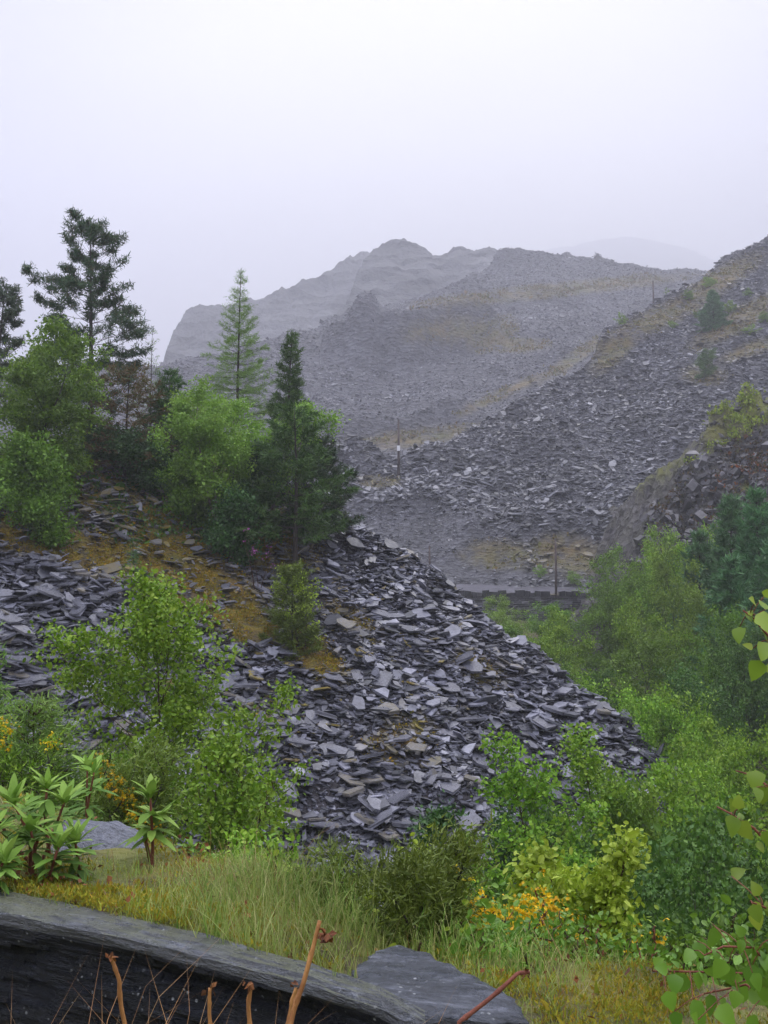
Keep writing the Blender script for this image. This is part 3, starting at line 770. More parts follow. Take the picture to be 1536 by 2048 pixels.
W, C = conifer(110, h, .95, 'spruce', whorls=10, per=7, base=.02, droop=.1, needles=12000, nl=.10, nw=.2, curve=.5, twigs=6, prof=lambda u: .9 * (1 - u) ** .35 + .1)
plant('spruce_shrub', 'dark spreading conifer shrub growing out of the slate slope', 'shrub', (W.mesh('spruce_trunk', B_dark), C.mesh('spruce_crown', L_gorse)), None, loc)
bl('leafy_shrub', 'bright lime sprig above the conifer shrub on the slate', 610, 1135, 30.1, 212, .75, 2600, .07, B_twig, L_lime, stems=3, base=.2, n1=8, n2=4, spread=.1)
loc, h = foot(268, 1075, 30.5, G)
W, C = conifer(111, h, .35, 'spruce', whorls=8, per=5, base=.05, needles=1200, nl=.08, nw=.2)
plant('spruce_sapling', 'tiny grey-green conifer seedling on the mossy slate', 'sapling', (W.mesh('sapling_trunk', B_dark), C.mesh('sapling_crown', L_spruce)), None, loc)
bl('rhododendron_bush', 'small bush with a few pink purple flowers beside the pine', 518, 1050, 32.4, 213, .3, 70, .06, B_twig, L_purple, stems=3, base=.6, n1=3, n2=2, spread=.05)

# ---------------- birch saplings before the near tip
def bl2(name, label, px, py, y, seed, rad, nl, ls, bm, lm, zb=None, group=None, cat='tree', **k):
    p = at(px, py, y); z = G(p[0], y) if zb is None else zb
    W, C = broadleaf(seed, (p[2] - z) * .98, rad, nl, ls, bm, lm, wv=.45, fine=True, **k)
    return plant(name, label, cat, (W.mesh('trunk', bm), C.mesh('crown', lm)), None, (p[0], y, z), group=group)
cone = lambda u: max(.12, 1.05 * (1 - u) ** .62)
bl2('birch_tree', 'bright green young birch standing in front of the scree at the left', 350, 1190, 12, 301, 2.35, 30000, .046, B_twig, L_birch, zb=-4.2, base=.12, n1=36, n2=9, spread=.085, up=.35, tr=.014, prof=cone, stems=1, wob=.12, twob=.025)
bl2('birch_tree', 'low spreading birch at the right foot of the bright young birch', 435, 1450, 10.5, 302, .72, 4800, .05, B_twig, L_birch, zb=-4.0, base=.15, n1=13, n2=7, spread=.085, up=.3, tr=.014, stems=3)
bl2('birch_tree', 'slender birch sapling in front of the foot of the scree', 1085, 1470, 14, 303, 1.35, 7500, .06, B_twig, L_birch, zb=-6.0, base=.15, n1=26, n2=7, spread=.1, up=.4, tr=.014, prof=cone, twob=.03)
bl2('leafy_shrub', 'dark round shrub against the foot of the scree, left of the slender birch', 955, 1580, 16, 304, 1.0, 12000, .07, B_dark, L_dark, zb=-6.8, base=.03, n1=9, n2=6, spread=.12, stems=5, cat='shrub')
bl2('birch_tree', 'thin young birch right of the slender sapling at the scree foot', 1190, 1450, 17, 305, 1.5, 7500, .065, B_twig, L_birch, zb=-7.2, base=.15, n1=20, n2=7, spread=.12, up=.4, tr=.014, prof=cone, twob=.03)

# ---------------- thicket filling the valley on the right
variants = []
for sd, (lm, st) in enumerate([(L_birch, 2), (L_mid, 3), (L_willow, 2), (L_birch, 3), (L_mid, 4), (L_deep, 3)]):
    W, C = broadleaf(400 + sd, 5.0, 2.2, 20000, .085, B_dark, lm, stems=st, base=.06, n1=14, n2=7, spread=.15, tr=.02, up=.15)
    variants.append((W.mesh('trunk', B_dark), C.mesh('crown', lm)))
def vt(label, px, py, y, v, wx=1.0, group=None, name='birch_tree', cat='tree', rz=None):
    p = at(px, py, y); z = float(ground(np.array([p[0]]), np.array([y]))[0]); s = (p[2] - z) / 5.0
    return plant(name, label, cat, variants[v], None, (p[0], y, z), rz if rz is not None else (px * 7.3 + py) % 6.28, (s * wx, s * wx, s), group)
T_ = 'trees and shrubs filling the valley at the right'
for a in [
    ('yellow-green birch in front of the dry stone wall, left end', 1010, 1205, 70, 2, 1.4), ('round green shrub below the middle of the stone wall', 1105, 1215, 66, 1, 1.5),
    ('dark green shrub under the right end of the stone wall', 1185, 1200, 68, 4, 1.5), ('bright green tree with thin trunk behind the scree edge', 1125, 1232, 50, 0, .9),
    ('green shrub just behind the thin-trunked tree by the scree edge', 1070, 1262, 56, 1, 1.2), ('olive tree between the stone wall and the tall birch', 1245, 1130, 62, 4, 1.0),
    ('green tree against the foot of the crag, left of the conifers', 1300, 1088, 64, 2, .8), ('light green tree between the crag and the small spruce', 1352, 1062, 60, 0, .7), ('rusty olive shrub at the right end of the track below the crag', 1255, 1120, 66, 4, .9),
    ('tall rounded birch in the middle of the right hand woods', 1380, 1130, 52, 2, .75), ('green birch just left of the tall rounded birch', 1315, 1210, 50, 0, .8),
    ('mid green shrub right of the yellow broom patch in the valley', 1260, 1290, 44, 1, 1.0), ('dark shrub beside the far yellow broom', 1215, 1345, 42, 5, 1.0),
    ('dense tree on the slope below the conifers', 1450, 1240, 44, 1, .8), ('dark tree at the right edge below the conifers', 1520, 1260, 40, 5, .8), ('dark shrub in the shadow of the right hand woods', 1400, 1340, 38, 5, .9),
    ('light green birch just behind the lower scree edge', 1275, 1375, 34, 0, .85), ('yellow-green birch beyond the tip of the scree', 1350, 1395, 31, 3, .8), ('leafy birch right of the yellow-green birch', 1430, 1405, 30, 0, .8),
    ('bright birch at the right edge behind the hanging leaves', 1510, 1455, 27, 3, .8), ('shrub directly behind the lowest slates of the tip', 1395, 1520, 26, 3, .8),
    ('broad green birch below the end of the scree', 1330, 1575, 20, 1, .75), ('birch at the right edge, mid height of the lower thicket', 1490, 1540, 20, 0, .8), ('olive birch left of the broad green birch', 1235, 1600, 19, 2, .7),
    ('dense shrub deep in the lower thicket', 1400, 1655, 16, 5, .85), ('shaded shrub behind the lime azalea', 1190, 1675, 15, 5, .75), ('dark shrub right of the shaded shrub', 1290, 1700, 14, 5, .8),
    ('dark green shrub low at the right edge', 1500, 1690, 13, 5, .8), ('dark shrub right of the azalea', 1330, 1775, 10.5, 5, .75), ('dark leafy shrub behind the nearest twig at the right', 1450, 1795, 9.5, 5, .75),
    ('shrub in the shade right of the round dark shrub at the scree foot', 1060, 1640, 17.5, 5, .6), ('shrub beneath the scree, left of the shaded thicket', 1150, 1610, 18, 1, .6),
    ('low dark shrub directly behind the dry stalk of grass at the right', 1240, 1835, 8.2, 5, .8)]:
    sh = 'shrub' in a[0]; bi = 'birch' in a[0]
    vt(*a, group=T_, name='leafy_shrub' if sh and not bi else ('birch_tree' if bi else 'leafy_tree'), cat='shrub' if sh and not bi else 'tree')
# conifers on the right hillside
sp = []
for sd in range(2):
    W, C = conifer(500 + sd, 8, 2.3, 'spruce', whorls=22, per=7, base=.04, droop=-.15, needles=30000, nl=.24, nw=.22, curve=.5, twigs=8, prof=lambda u: (1 - u) ** .75 + .04)
    sp.append((W.mesh('trunk', B_dark), C.mesh('crown', L_spruce)))
for lab, px, py, y, v in [('blue-green spruce with pointed top under the crag at the right', 1455, 985, 54, 0), ('blue-green spruce at the right edge under the crag', 1510, 975, 50, 1),
                          ('spruce left of the pointed spruce, lower on the slope', 1395, 1060, 56, 1), ('dark spruce low at the right edge behind the leafy branch', 1540, 1080, 44, 0),
                          ('small spruce at the top left of the conifer group', 1335, 1100, 62, 0), ('spruce in the middle of the conifer group', 1460, 1110, 48, 1)]:
    p = at(px, py, y); z = float(ground(np.array([p[0]]), np.array([y]))[0]); s = (p[2] - z) / 8
    plant('spruce_tree', lab, 'tree', sp[v], None, (p[0], y, z), px % 6, (min(s, 1.1) * 1.0, min(s, 1.1) * 1.0, s), 'conifers on the right hillside')

# trees on the far tip
def on(L, px, py):
    x, y, z = L.hit(px, py); return x, y, float(L.H(np.array([x]), np.array([y]))[0])
for lab, px, py, pt, wd, mesh, nm in [('dark green conifer near the top of the right hand tip', 1428, 650, 562, 1.5, sp[0], 'spruce_tree'), ('lone dark round bush on the slate face of the right hand tip', 1404, 755, 690, 1.1, variants[5], 'round_bush'),
                             ('small dark bush on the skyline edge right of the distant pole', 1336, 594, 566, .8, variants[4], 'round_bush'), ('pale yellow-green bush on the ridge left of the conifer', 1244, 660, 632, .9, variants[2], 'round_bush')]:
    x, y, z = on(MID, px, py); base_h = 8 if nm == 'spruce_tree' else 5; s = ((py - pt) / 2048 * y) / base_h
    plant(nm, lab, 'tree' if nm == 'spruce_tree' else 'bush', mesh, None, (x, y, z - .2), 1, (s * wd, s * wd, s))
bu = [(1420, 575, 590), (1378, 590, 604), (1460, 600, 615), (1495, 588, 600), (1500, 655, 670), (1395, 610, 622), (1345, 640, 652), (1530, 640, 655)]
for i, (px, pt, py) in enumerate(bu):
    x, y, z = on(MID, px, py); s = ((py - pt) / 2048 * y) / 5 * 1.6
    plant('heather_bush', 'low brownish bush near the top of the right hand tip', 'bush', variants[(2, 4)[i % 2]], None, (x, y, z - .3), i, (s * 1.5, s * 1.5, s), 'low bushes at the top of the right hand tip')
bu = [(1150, 1140, 1165), (1240, 1120, 1150), (1080, 1128, 1150), (1215, 1150, 1170)]
for i, (px, pt, py) in enumerate(bu):
    p = at(px, py, 89); s = ((py - pt) / 2048 * 89) / 5
    plant('scrub_bush', ['pale scrub bush above the track at the middle pole', 'rusty olive bush at the right end of the track', 'small scrub bush left of the pole beside the track', 'low bush at the edge of the track by the woods'][i], 'bush', variants[2], None, (p[0], 89, p[2] - .2), i, (s * 1.6, s * 1.6, s))

# ---------------- poles, wall, track
def pole(label, px, pyb, pyt, y, r_, arms=0, ins=False):
    b = at(px, pyb, y); t = at(px, pyt, y); h = t[2] - b[2] + .6
    o = thing('utility_pole', label, 'pole', (b[0], b[1], b[2] - .6))
    g = Geo(); tube(g, [(0, 0, 0), (0.02, 0, h / 2), (0, 0, h)], np.array([r_, r_ * .9, r_ * .7]), 8); link('post', g.mesh('post', B_pole), o)
    g = Geo(); tube(g, [(0, 0, h - .02), (0, 0, h + .05)], np.array([r_ * .85, r_ * .3]), 8); link('pole_cap', g.mesh('cap', B_dark), o)
    if ins:
        m, nt, bb = newmat('white_plate'); bb.inputs['Base Color'].default_value = (.7, .7, .7, 1)
        g = Geo(); z = .6 + (h - .6) * .42
        g.faces([(x * .16, -r_ - .02 - .04 * k, z + zz * .28) for k in (0, 1) for x, zz in ((-1, -1), (1, -1), (1, 1), (-1, 1))], [(0, 1, 2, 3), (7, 6, 5, 4), (0, 4, 5, 1), (1, 5, 6, 2), (2, 6, 7, 3), (3, 7, 4, 0)])
        link('plate', g.mesh('plate', m), o)
    return o
pole('tall wooden pole with a small white plate on the scree saddle', 797, 938, 840, 106, .14, ins=True)
pole('distant thin pole on the far hillside near the skyline', 1307, 618, 562, 175, .16)
pole('thin pole standing at the middle of the track', 1112, 1192, 1078, 84.5, .11)
pole('short pole half hidden behind the near scree edge', 859, 1150, 1092, 90, .10)
pole('short pole at the foot of the tip near the right hand woods', 1262, 1140, 1084, 92, .10)
X, Y = np.meshgrid(np.linspace(-8, 26, 60), np.linspace(84.2, 92.5, 14))
M_track = rubble_mat('track_gravel', (.075, .072, .088), (.12, .117, .14), 5, .05)
e_ = (X - 2) / 24
Z = -1.62 + (Y - 84.2) / 8.3 * .98 + .05 * fbm(X, Y, 3, 3)
o = link('track', grid_mesh('track', X, Y, Z, M_track, {'moss': np.clip((np.abs(Y - 84.6) < .5) * .8, 0, 1)})); tag(o, kind='structure')
# dry stone wall under the track: courses of flat stones
r = np.random.default_rng(5); g = Geo(); at_m = []
wx0, wx1 = 4.5, 20.5
z = -4.6
while z < -1.75:
    hh = r.uniform(.10, .2); x = wx0
    while x < wx1:
        L = r.uniform(.3, .95); k = 6
        tv, tf = slab_template(5, r)
        d = r.uniform(.3, .42)
        v = [(x + .01 + i * (L - .02), 84 + r.uniform(-.06, .03) if j == 0 else 84.45, z + kk * (hh - .012)) for i in (0, 1) for j in (0, 1) for kk in (0, 1)]
        g.faces(v, [(0, 1, 3, 2), (4, 6, 7, 5), (0, 4, 5, 1), (2, 3, 7, 6), (1, 5, 7, 3), (0, 2, 6, 4)]); x += L
    z += hh
wall = thing('dry_stone_wall', 'long low dry stone slate wall holding up the level track', 'wall', (0, 0, 0))
me = g.mesh('wall_face', slate_mat('wall_stone', (.03, .03, .035), (.09, .088, .10), bs=6)); link('wall_face', me, wall)
g = Geo(); x = wx0
while x < wx1:
    L = r.uniform(.35, .8); h2 = r.uniform(.25, .5)
    v = [(x + .02 + i * (L - .04), (83.93, 84.5)[j], -1.72 + r.uniform(-.02, .0) + kk * h2 + (kk * r.uniform(-.05, .05))) for i in (0, 1) for j in (0, 1) for kk in (0, 1)]
    if not (13.2 < x < 14.2): g.faces(v, [(0, 1, 3, 2), (4, 6, 7, 5), (0, 4, 5, 1), (2, 3, 7, 6), (1, 5, 7, 3), (0, 2, 6, 4)])
    x += L
link('coping', g.mesh('coping', slate_mat('coping_stone', (.012, .012, .015), (.045, .045, .052), bs=6)), wall)
g = Geo(); r = np.random.default_rng(9); tv, tf = slab_template(6, r)
g.batch(tv, tf, np.eye(3)[None], [(0, 0, .25)], [(.22, .16, .55)])
m, nt, bb = newmat('white_quartz'); nt.links.new(rampn(nt, noise(nt, 4), [(.3, (.6, .6, .62)), (.7, (.85, .85, .85))]), bb.inputs['Base Color'])
o = link('white_stone', g.mesh('white_stone', m)); o.location = (at(1440, 850, 80)[0], 80, at(1440, 850, 80)[2] - .2)
tag(o, 'small upright white stone at the mossy top of the crag', 'stone')

# ================================================================== the foreground ledge
def wet_slate(name, c1, c2, c3, green=.0, rot=.25, spec=.6):
    m, nt, b = newmat(name)
    t = nt.nodes.new('ShaderNodeTexCoord'); mp = nt.nodes.new('ShaderNodeMapping')
    mp.inputs['Rotation'].default_value = (0, 0, rot); nt.links.new(t.outputs['Object'], mp.inputs[0])
    st_ = noise(nt, 5, 6, .65, mp.outputs[0], (1, 5, 9))
    c = rampn(nt, st_, [(.3, c1), (.55, c2), (.75, c3)])
    fine = noise(nt, 40, 4, .7, mp.outputs[0], (1, 2, 3))
    c = mixc(nt, 1.0, c, rampn(nt, fine, [(.3, .6), (.7, 1.4)]), 'MULTIPLY')
    v = nt.nodes.new('ShaderNodeTexVoronoi'); v.inputs['Scale'].default_value = 30; v.inputs['Randomness'].default_value = 1
    nt.links.new(mp.outputs[0], v.inputs['Vector'])
    spot = mathn(nt, 'MULTIPLY', rampn(nt, v.outputs['Distance'], [(.10, .9), (.2, 0)]), rampn(nt, noise(nt, 7, 5, .7), [(.52, 0), (.6, 1)]))
    c = mixc(nt, spot, c, (.38, .40, .42))
    if green:
        geo = nt.nodes.new('ShaderNodeNewGeometry'); sp_ = nt.nodes.new('ShaderNodeSeparateXYZ'); nt.links.new(geo.outputs['Normal'], sp_.inputs[0])
        gm = mathn(nt, 'MULTIPLY', rampn(nt, sp_.outputs[2], [(.85, 0), (.97, 1)]), rampn(nt, noise(nt, 3, 5, .6), [(.35, .2), (.6, green)]))
        c = mixc(nt, gm, c, (.10, .11, .055))
    nt.links.new(c, b.inputs['Base Color'])
    nt.links.new(rampn(nt, noise(nt, 9, 5, .6), [(.35, .10), (.65, .5)]), b.inputs['Roughness'])
    b.inputs['Specular IOR Level'].default_value = spec
    bump(nt, b, mathn(nt, 'ADD', mathn(nt, 'MULTIPLY', st_, 2.0), fine), .8, .02)
    return m
M_block = wet_slate('wet_shaded_face_slate', (.005, .006, .009), (.012, .014, .02), (.04, .045, .06), 0, spec=.22)  # front face: shade put into the near-black colour of the wet slate
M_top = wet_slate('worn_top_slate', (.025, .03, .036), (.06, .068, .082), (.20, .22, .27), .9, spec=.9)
M_flat = wet_slate('wet_flat_slate', (.018, .022, .028), (.05, .058, .075), (.20, .215, .26), .0)
M_grey = wet_slate('pale_slab_slate', (.10, .11, .14), (.16, .17, .21), (.24, .25, .30), .0)

# dark layered block: top strip and cleaved front face
ns = 520; u = np.linspace(0, len(F_PX) - 1, ns); k_ = np.arange(len(F_PX))
fx, fy = np.interp(u, k_, FE[:, 0]), np.interp(u, k_, FE[:, 1]); bx_, by_ = np.interp(u, k_, BE[:, 0]), np.interp(u, k_, BE[:, 1])
sl = np.cumsum(np.hypot(np.gradient(fx), np.gradient(fy)))
rows = []
for t in np.linspace(0, 1, 22):          # back to front over the top
    x = bx_ + (fx - bx_) * t; y = by_ + (fy - by_) * t
    wv = .012 * fbm(sl * 2, sl * 0 + t * 3, 61, 4) + .006 * fbm(sl * 9, sl * 0 + t * 8, 63, 3)
    rows.append(np.stack([x, y, BZ + wv - .02 * t ** 4], 1))
nx_, ny_ = np.gradient(fy), -np.gradient(fx); ln_ = np.hypot(nx_, ny_); nx_ /= ln_; ny_ /= ln_
for t in np.linspace(0.01, 1, 70):       # front edge down
    dep = .75 * t
    lay = dep * 16 + 1.2 * fbm(sl * .8, sl * 0, 65, 3) + sl * .35
    stp = .042 * vn(np.floor(lay) * 7.3, sl * 2.2, 66) + .018 * vn(np.floor(lay * 2.3) * 3.1, sl * 6, 67) + .03 * fbm(sl * 1.1, sl * 0 + dep * 2, 68, 3)
    off = .05 * dep + (stp - .02) * min(1, t * 9) + .008 * min(1, t * 20)
    jag = .02 * vn(sl * 3, sl * 0, 69) * (1 - t)
    rows.append(np.stack([fx + nx_ * off, fy + ny_ * off, BZ - .02 - dep + jag * .6], 1))
P_ = np.array(rows)
g = Geo(); nr = len(rows); i_ = np.arange(nr * ns).reshape(nr, ns)
q_ = np.stack([i_[:-1, :-1], i_[1:, :-1], i_[1:, 1:], i_[:-1, 1:]], -1).reshape(-1)
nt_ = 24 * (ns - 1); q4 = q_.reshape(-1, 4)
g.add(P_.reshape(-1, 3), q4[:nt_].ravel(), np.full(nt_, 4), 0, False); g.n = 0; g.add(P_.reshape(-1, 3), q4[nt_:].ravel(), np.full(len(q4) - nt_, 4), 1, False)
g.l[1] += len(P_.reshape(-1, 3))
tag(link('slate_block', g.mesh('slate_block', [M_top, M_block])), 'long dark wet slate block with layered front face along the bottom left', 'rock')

def rock_slab(poly, z, thick, seed, mat, tiltx=0, tilty=0, lay=5, name='slate', bn=.05):
    poly = np.array(poly, float); c = poly.mean(0); n = 150
    seg = np.linalg.norm(np.roll(poly, -1, 0) - poly, axis=1); cs = np.concatenate(([0], np.cumsum(seg))); tt = np.linspace(0, cs[-1], n, endpoint=False)
    pp = np.vstack([poly, poly[:1]]); bx = np.interp(tt, cs, pp[:, 0]); by = np.interp(tt, cs, pp[:, 1])
    bx = bx + bn * fbm(tt * 6, tt * 0, seed, 5, .6); by = by + bn * fbm(tt * 6, tt * 0 + 9, seed, 5, .6)
    V = []; nr = 18
    for i in range(1, nr + 1):
        f = i / nr; x = c[0] + (bx - c[0]) * f; y = c[1] + (by - c[1]) * f
        V.append(np.stack([x, y, z + tiltx * (x - c[0]) + tilty * (y - c[1]) + .02 * fbm(x * 3, y * 3, seed + 1, 5, .6) - .015 * f ** 8], 1))
    m = 16
    for i in range(1, m + 1):
        f = i / m; l = np.floor(f * lay + .4 * fbm(tt * 2, tt * 0, seed + 2, 2)); e = 1 + .05 * vn(l * 5.1, tt * 3, seed + 3) - .02 * f
        x = c[0] + (bx - c[0]) * e; y = c[1] + (by - c[1]) * e
        V.append(np.stack([x, y, z + tiltx * (x - c[0]) + tilty * (y - c[1]) - .012 - thick * f], 1))
    V = np.array(V); R_ = len(V); i = np.arange(R_ * n).reshape(R_, n); j = np.roll(i, -1, 1)
    q = np.stack([i[:-1], i[1:], j[1:], j[:-1]], -1).reshape(-1, 4)
    vv = np.vstack([V.reshape(-1, 3), [[c[0], c[1], z]]]); cc = len(vv) - 1
    g = Geo(); g.faces(vv, [tuple(r_) for r_ in q] + [(cc, a, b) for a, b in zip(i[0], j[0])])
    return g.mesh(name, mat)
FLAT_PX = [(705, 1930), (738, 1888), (800, 1883), (850, 1895), (930, 1932), (1010, 1968), (1062, 2000), (1072, 2024), (985, 2032), (900, 2018), (830, 2028), (775, 2018), (722, 1990)]
FLAT = [atz(a, b, -1.25)[:2] for a, b in FLAT_PX]
tag(link('slate_slab', rock_slab(FLAT, -1.25, .2, 71, M_flat)), 'flat wet slate slab lying in the grass at the bottom centre', 'slate slab', kind='thing')
o = link('slate_slab', rock_slab([(-.24, .13), (.02, .15), (.16, .10), (.24, -.02), (.25, -.16), (-.02, -.18), (-.26, -.14)], 0, .1, 72, M_grey, bn=.018))
p = at(205, 1697, 4.9); o.location = (p[0], 4.9, p[2] + .02); o.rotation_euler = (R(38), R(6), R(-6)); tag(o, 'pale grey slate slab leaning between the rhododendrons', 'slate slab', kind='thing')

# ---------------- grass and moss
def inpoly(x, y, poly):
    c = np.zeros(len(x), bool); poly = np.asarray(poly); n = len(poly)
    for i in range(n):
        x1, y1 = poly[i]; x2, y2 = poly[i - 1]
        c ^= ((y1 > y) != (y2 > y)) & (x < (x2 - x1) * (y - y1) / (y2 - y1 + 1e-12) + x1)
    return c
FL = np.array(FLAT); 
def gtop(x, y):
    return np.where((x < BE[-1, 0]) & (y < np.interp(x, BE[:, 0], BE[:, 1]) + .05), np.maximum(ground(x, y), BZ), ground(x, y))
def free(x, y):
    bb = np.interp(x, BE[:, 0], BE[:, 1]); ff = front(x); bl_ = (x < BE[-1, 0]) & (y < ff + (bb - ff) * (.55 + .9 * fbm(x * 3.5, y * 0, 88, 3)))
    gs = (np.abs(x - at(205, 1697, 4.9)[0]) < .2) & (np.abs(y - 4.85) < .16)
    return ~(inpoly(x, y, FL) | bl_ | gs)
BL = []
for f in (0, .3, .6, .85): BL += [(-.5 * (1 - f * .6), f, .30 * f * f), (.5 * (1 - f * .6), f, .30 * f * f)]
BL += [(0, 1.0, .42)]
BF = [(0, 1, 3, 2), (2, 3, 5, 4), (4, 5, 7, 6), (6, 7, 8)]
def grass(name, mat, label, n, x0, x1, y0, y1, hgt, wid, dens, seed, tilt=.25, zoff=-.01, hmap=None):
    r = np.random.default_rng(seed); x = r.uniform(x0, x1, n); y = r.uniform(y0, y1, n)
    z = gtop(x, y); px, py = proj(x, y, z)
    ok = free(x, y) & (r.uniform(0, 1, n) < dens(x, y, px, py)) & (px > -120) & (px < 1660)
    x, y, z, px, py = (q[ok] for q in (x, y, z, px, py)); n = len(x)
    h = hgt * np.exp(r.normal(0, .35, n)) * (hmap(x, y, px, py) if hmap else 1)
    d = np.stack([r.normal(0, tilt, n), r.normal(0, tilt, n), np.ones(n)], 1); nn = rdir(r, n)
    g = Geo(); g.batch(BL, BF, frames(d, nn), np.stack([x, y, z + zoff], 1), np.stack([np.full(n, wid), h, h * r.uniform(.3, 1.6, n)], 1))
    return tag(link(name, g.mesh(name, mat)), label, None, kind='stuff')
def tall(x, y, px, py): return np.clip(.42 + .95 * ell(px, py, 620, 1850, 330, 110) + .35 * ell(px, py, 1000, 1920, 160, 60) + .5 * fbm(x * 2.2, y * 2.2, 91, 3), .2, 1.6)
def gd(x, y, px, py): return np.clip(.65 + 1.3 * fbm(x * 2.6, y * 2.6, 92, 3) + .4 * ell(px, py, 620, 1850, 300, 100) - .7 * ell(px, py, 300, 1830, 220, 36), .12, 1)
grass('grass', L_grass, 'pale green grass growing over the ledge', 130000, -3.6, 4.2, 3.2, 7.6, .086, .0032, gd, 51, hmap=tall)
grass('green_grass', L_dgrass, 'bright green grass tussocks on the ledge', 26000, -3.0, 4.2, 3.3, 6.6, .085, .005, lambda x, y, px, py: np.clip(1.8 * fbm(x * 1.7, y * 1.7, 95, 3) + .8 * ell(px, py, 960, 1930, 130, 50) + .3 * ell(px, py, 700, 1800, 260, 60), 0, 1), 52, hmap=tall)
grass('dry_grass', L_dry, 'dry straw coloured stems among the grass', 11000, -3.4, 4.2, 3.3, 6.6, .15, .003, lambda x, y, px, py: np.clip(.3 + 1.6 * fbm(x * 1.4, y * 1.4, 97, 3), .05, 1), 53, tilt=.4, hmap=tall)
def md(x, y, px, py): return np.clip(1.3 * ell(px, py, 330, 1830, 300, 50, 16) + ell(px, py, 700, 1970, 110, 40) + 1.2 * ell(px, py, 1180, 2000, 190, 60) + ell(px, py, 60, 1760, 130, 40) + .5 * ell(px, py, 620, 1930, 170, 50, 14) + .2, 0, 1)
r = np.random.default_rng(54); n = 260000; x = r.uniform(-3.4, 3.2, n); y = r.uniform(3.25, 6, n); px, py = proj(x, y, ground(x, y))
ok = (r.uniform(0, 1, n) < md(x, y, px, py) * np.clip(.6 + 1.5 * fbm(x * 5, y * 5, 55, 3), 0, 1)) & free(x, y - .01); x, y = x[ok], y[ok]; n = len(x)
g = Geo(); s_ = .0115 * np.exp(r.normal(0, .35, n))
lump = .045 * np.clip(fbm(x * 5, y * 5, 55, 3) + .35, 0, 1)
for sh in (0, 1):
    g.batch(NEEDLE_V, NEEDLE_F, frames(np.stack([r.normal(0, .6, n), r.normal(0, .6, n), np.ones(n)], 1), rdir(r, n)), np.stack([x + r.normal(0, .008, n), y + r.normal(0, .008, n), gtop(x, y) + lump * r.uniform(0, 1, n)], 1), np.stack([s_ * .45, s_, s_], 1))
tag(link('moss', g.mesh('moss', L_moss)), 'yellow and ochre moss along the slate block', kind='stuff')
# brown litter
r = np.random.default_rng(56); n = 9000; x = r.uniform(-3, 3, n); y = r.uniform(3.3, 6, n); px, py = proj(x, y, ground(x, y))
ok = free(x, y) & (r.uniform(0, 1, n) < .15 + ell(px, py, 560, 1960, 170, 30, 14) + ell(px, py, 60, 1790, 110, 30) + .6 * ell(px, py, 380, 1700, 60, 40)); x, y = x[ok], y[ok]; n = len(x)
g = Geo(); g.batch(LEAF_V, LEAF_F, frames(rdir(r, n), rdir(r, n) + np.array([0, 0, .8])), np.stack([x, y, ground(x, y) + r.uniform(.0, .06, n)], 1), .022 * np.exp(r.normal(0, .3, n)))
tag(link('leaf_litter', g.mesh('leaf_litter', L_brown)), 'brown dead leaves and stems in the moss', kind='stuff')

# ---------------- broad-leaved plants with real leaf shapes
def leaf_shape(L_=1, w=.28, heart=False, k=7, fold=.25, curl=.25):
    v = []; t = np.linspace(0, 1, k)
    for a in t:
        ww = w * (math.sin(math.pi * a ** .8) ** .75 if not heart else (math.sin(math.pi * min(1, a ** .55)) ** .8)) if 0 < a < 1 else 0.0
        if heart and a == 0: ww = 0.0
        z = -curl * a * a
        v += [(-ww, a, z + ww * fold), (0, a, z), (ww, a, z + ww * fold)]
    f = []
    for i in range(k - 1):
        b = 3 * i
        f += [(b, b + 1, b + 4, b + 3), (b + 1, b + 2, b + 5, b + 4)]
    return v, f
RH_V, RH_F = leaf_shape(w=.15, k=8, curl=.18)
HT_V, HT_F = leaf_shape(w=.42, heart=True, k=7, curl=.2, fold=.15)
def rhodo(name, label, stems, seed, lsize=.12, nw=11):
    """stems: list of (base xyz, tip xyz)"""
    r = np.random.default_rng(seed); W = Geo(); old = Geo(); young = Geo()
    o0 = np.array(stems[0][0]); t = thing(name, label, 'shrub', tuple(o0))
    for b, tp in stems:
        b = np.array(b) - o0; tp = np.array(tp) - o0
        mid = (b + tp) / 2 + r.normal(0, .03, 3); P = np.array([b + (mid - b) * a * 2 if a < .5 else mid + (tp - mid) * (a - .5) * 2 for a in np.linspace(0, 1, 8)])
        tube(W, P, np.linspace(.009, .005, 8), 6)
        ax = (tp - mid); ax /= np.linalg.norm(ax)
        for (gg, tt, n, e0, sz) in ((young, 1.0, nw, .75, 1.0), (young, .97, nw // 2, 1.15, .75), (old, .84, nw, .05, 1.05), (old, .66, nw - 3, -.25, 1.0)):
            p = along(P, tt); ang = np.arange(n) * 2.399 + r.uniform(0, 6); el = e0 + r.normal(0, .28, n)
            d = np.stack([np.cos(ang) * np.cos(el), np.sin(ang) * np.cos(el), np.sin(el)], 1)
            nn = np.cross(np.cross(d, [0, 0, 1.]), d)
            s = lsize * sz * r.uniform(.55, 1.2, n)
            gg.batch(RH_V, RH_F, frames(d, nn), p[None] + d * .008 + np.stack([np.zeros(n)] * 2 + [np.linspace(0, -.03, n)], 1), s, 0, True)
    link('stem', W.mesh('stem', B_red), t); link('young_leaves', young.mesh('young_leaves', L_rhodo), t); link('old_leaves', old.mesh('old_leaves', L_rhodo_old if seed != 602 else L_rhodo), t)
    return t
def gz(px, py, y, zb=None):
    p = at(px, py, y); return p
def stem(bx, by, tx, ty, y, dy=0):
    b = at(bx, by, y); t = at(tx, ty, y + dy); b[2] = float(ground(b[:1], b[1:2])[0]) - .02; return (b, t)
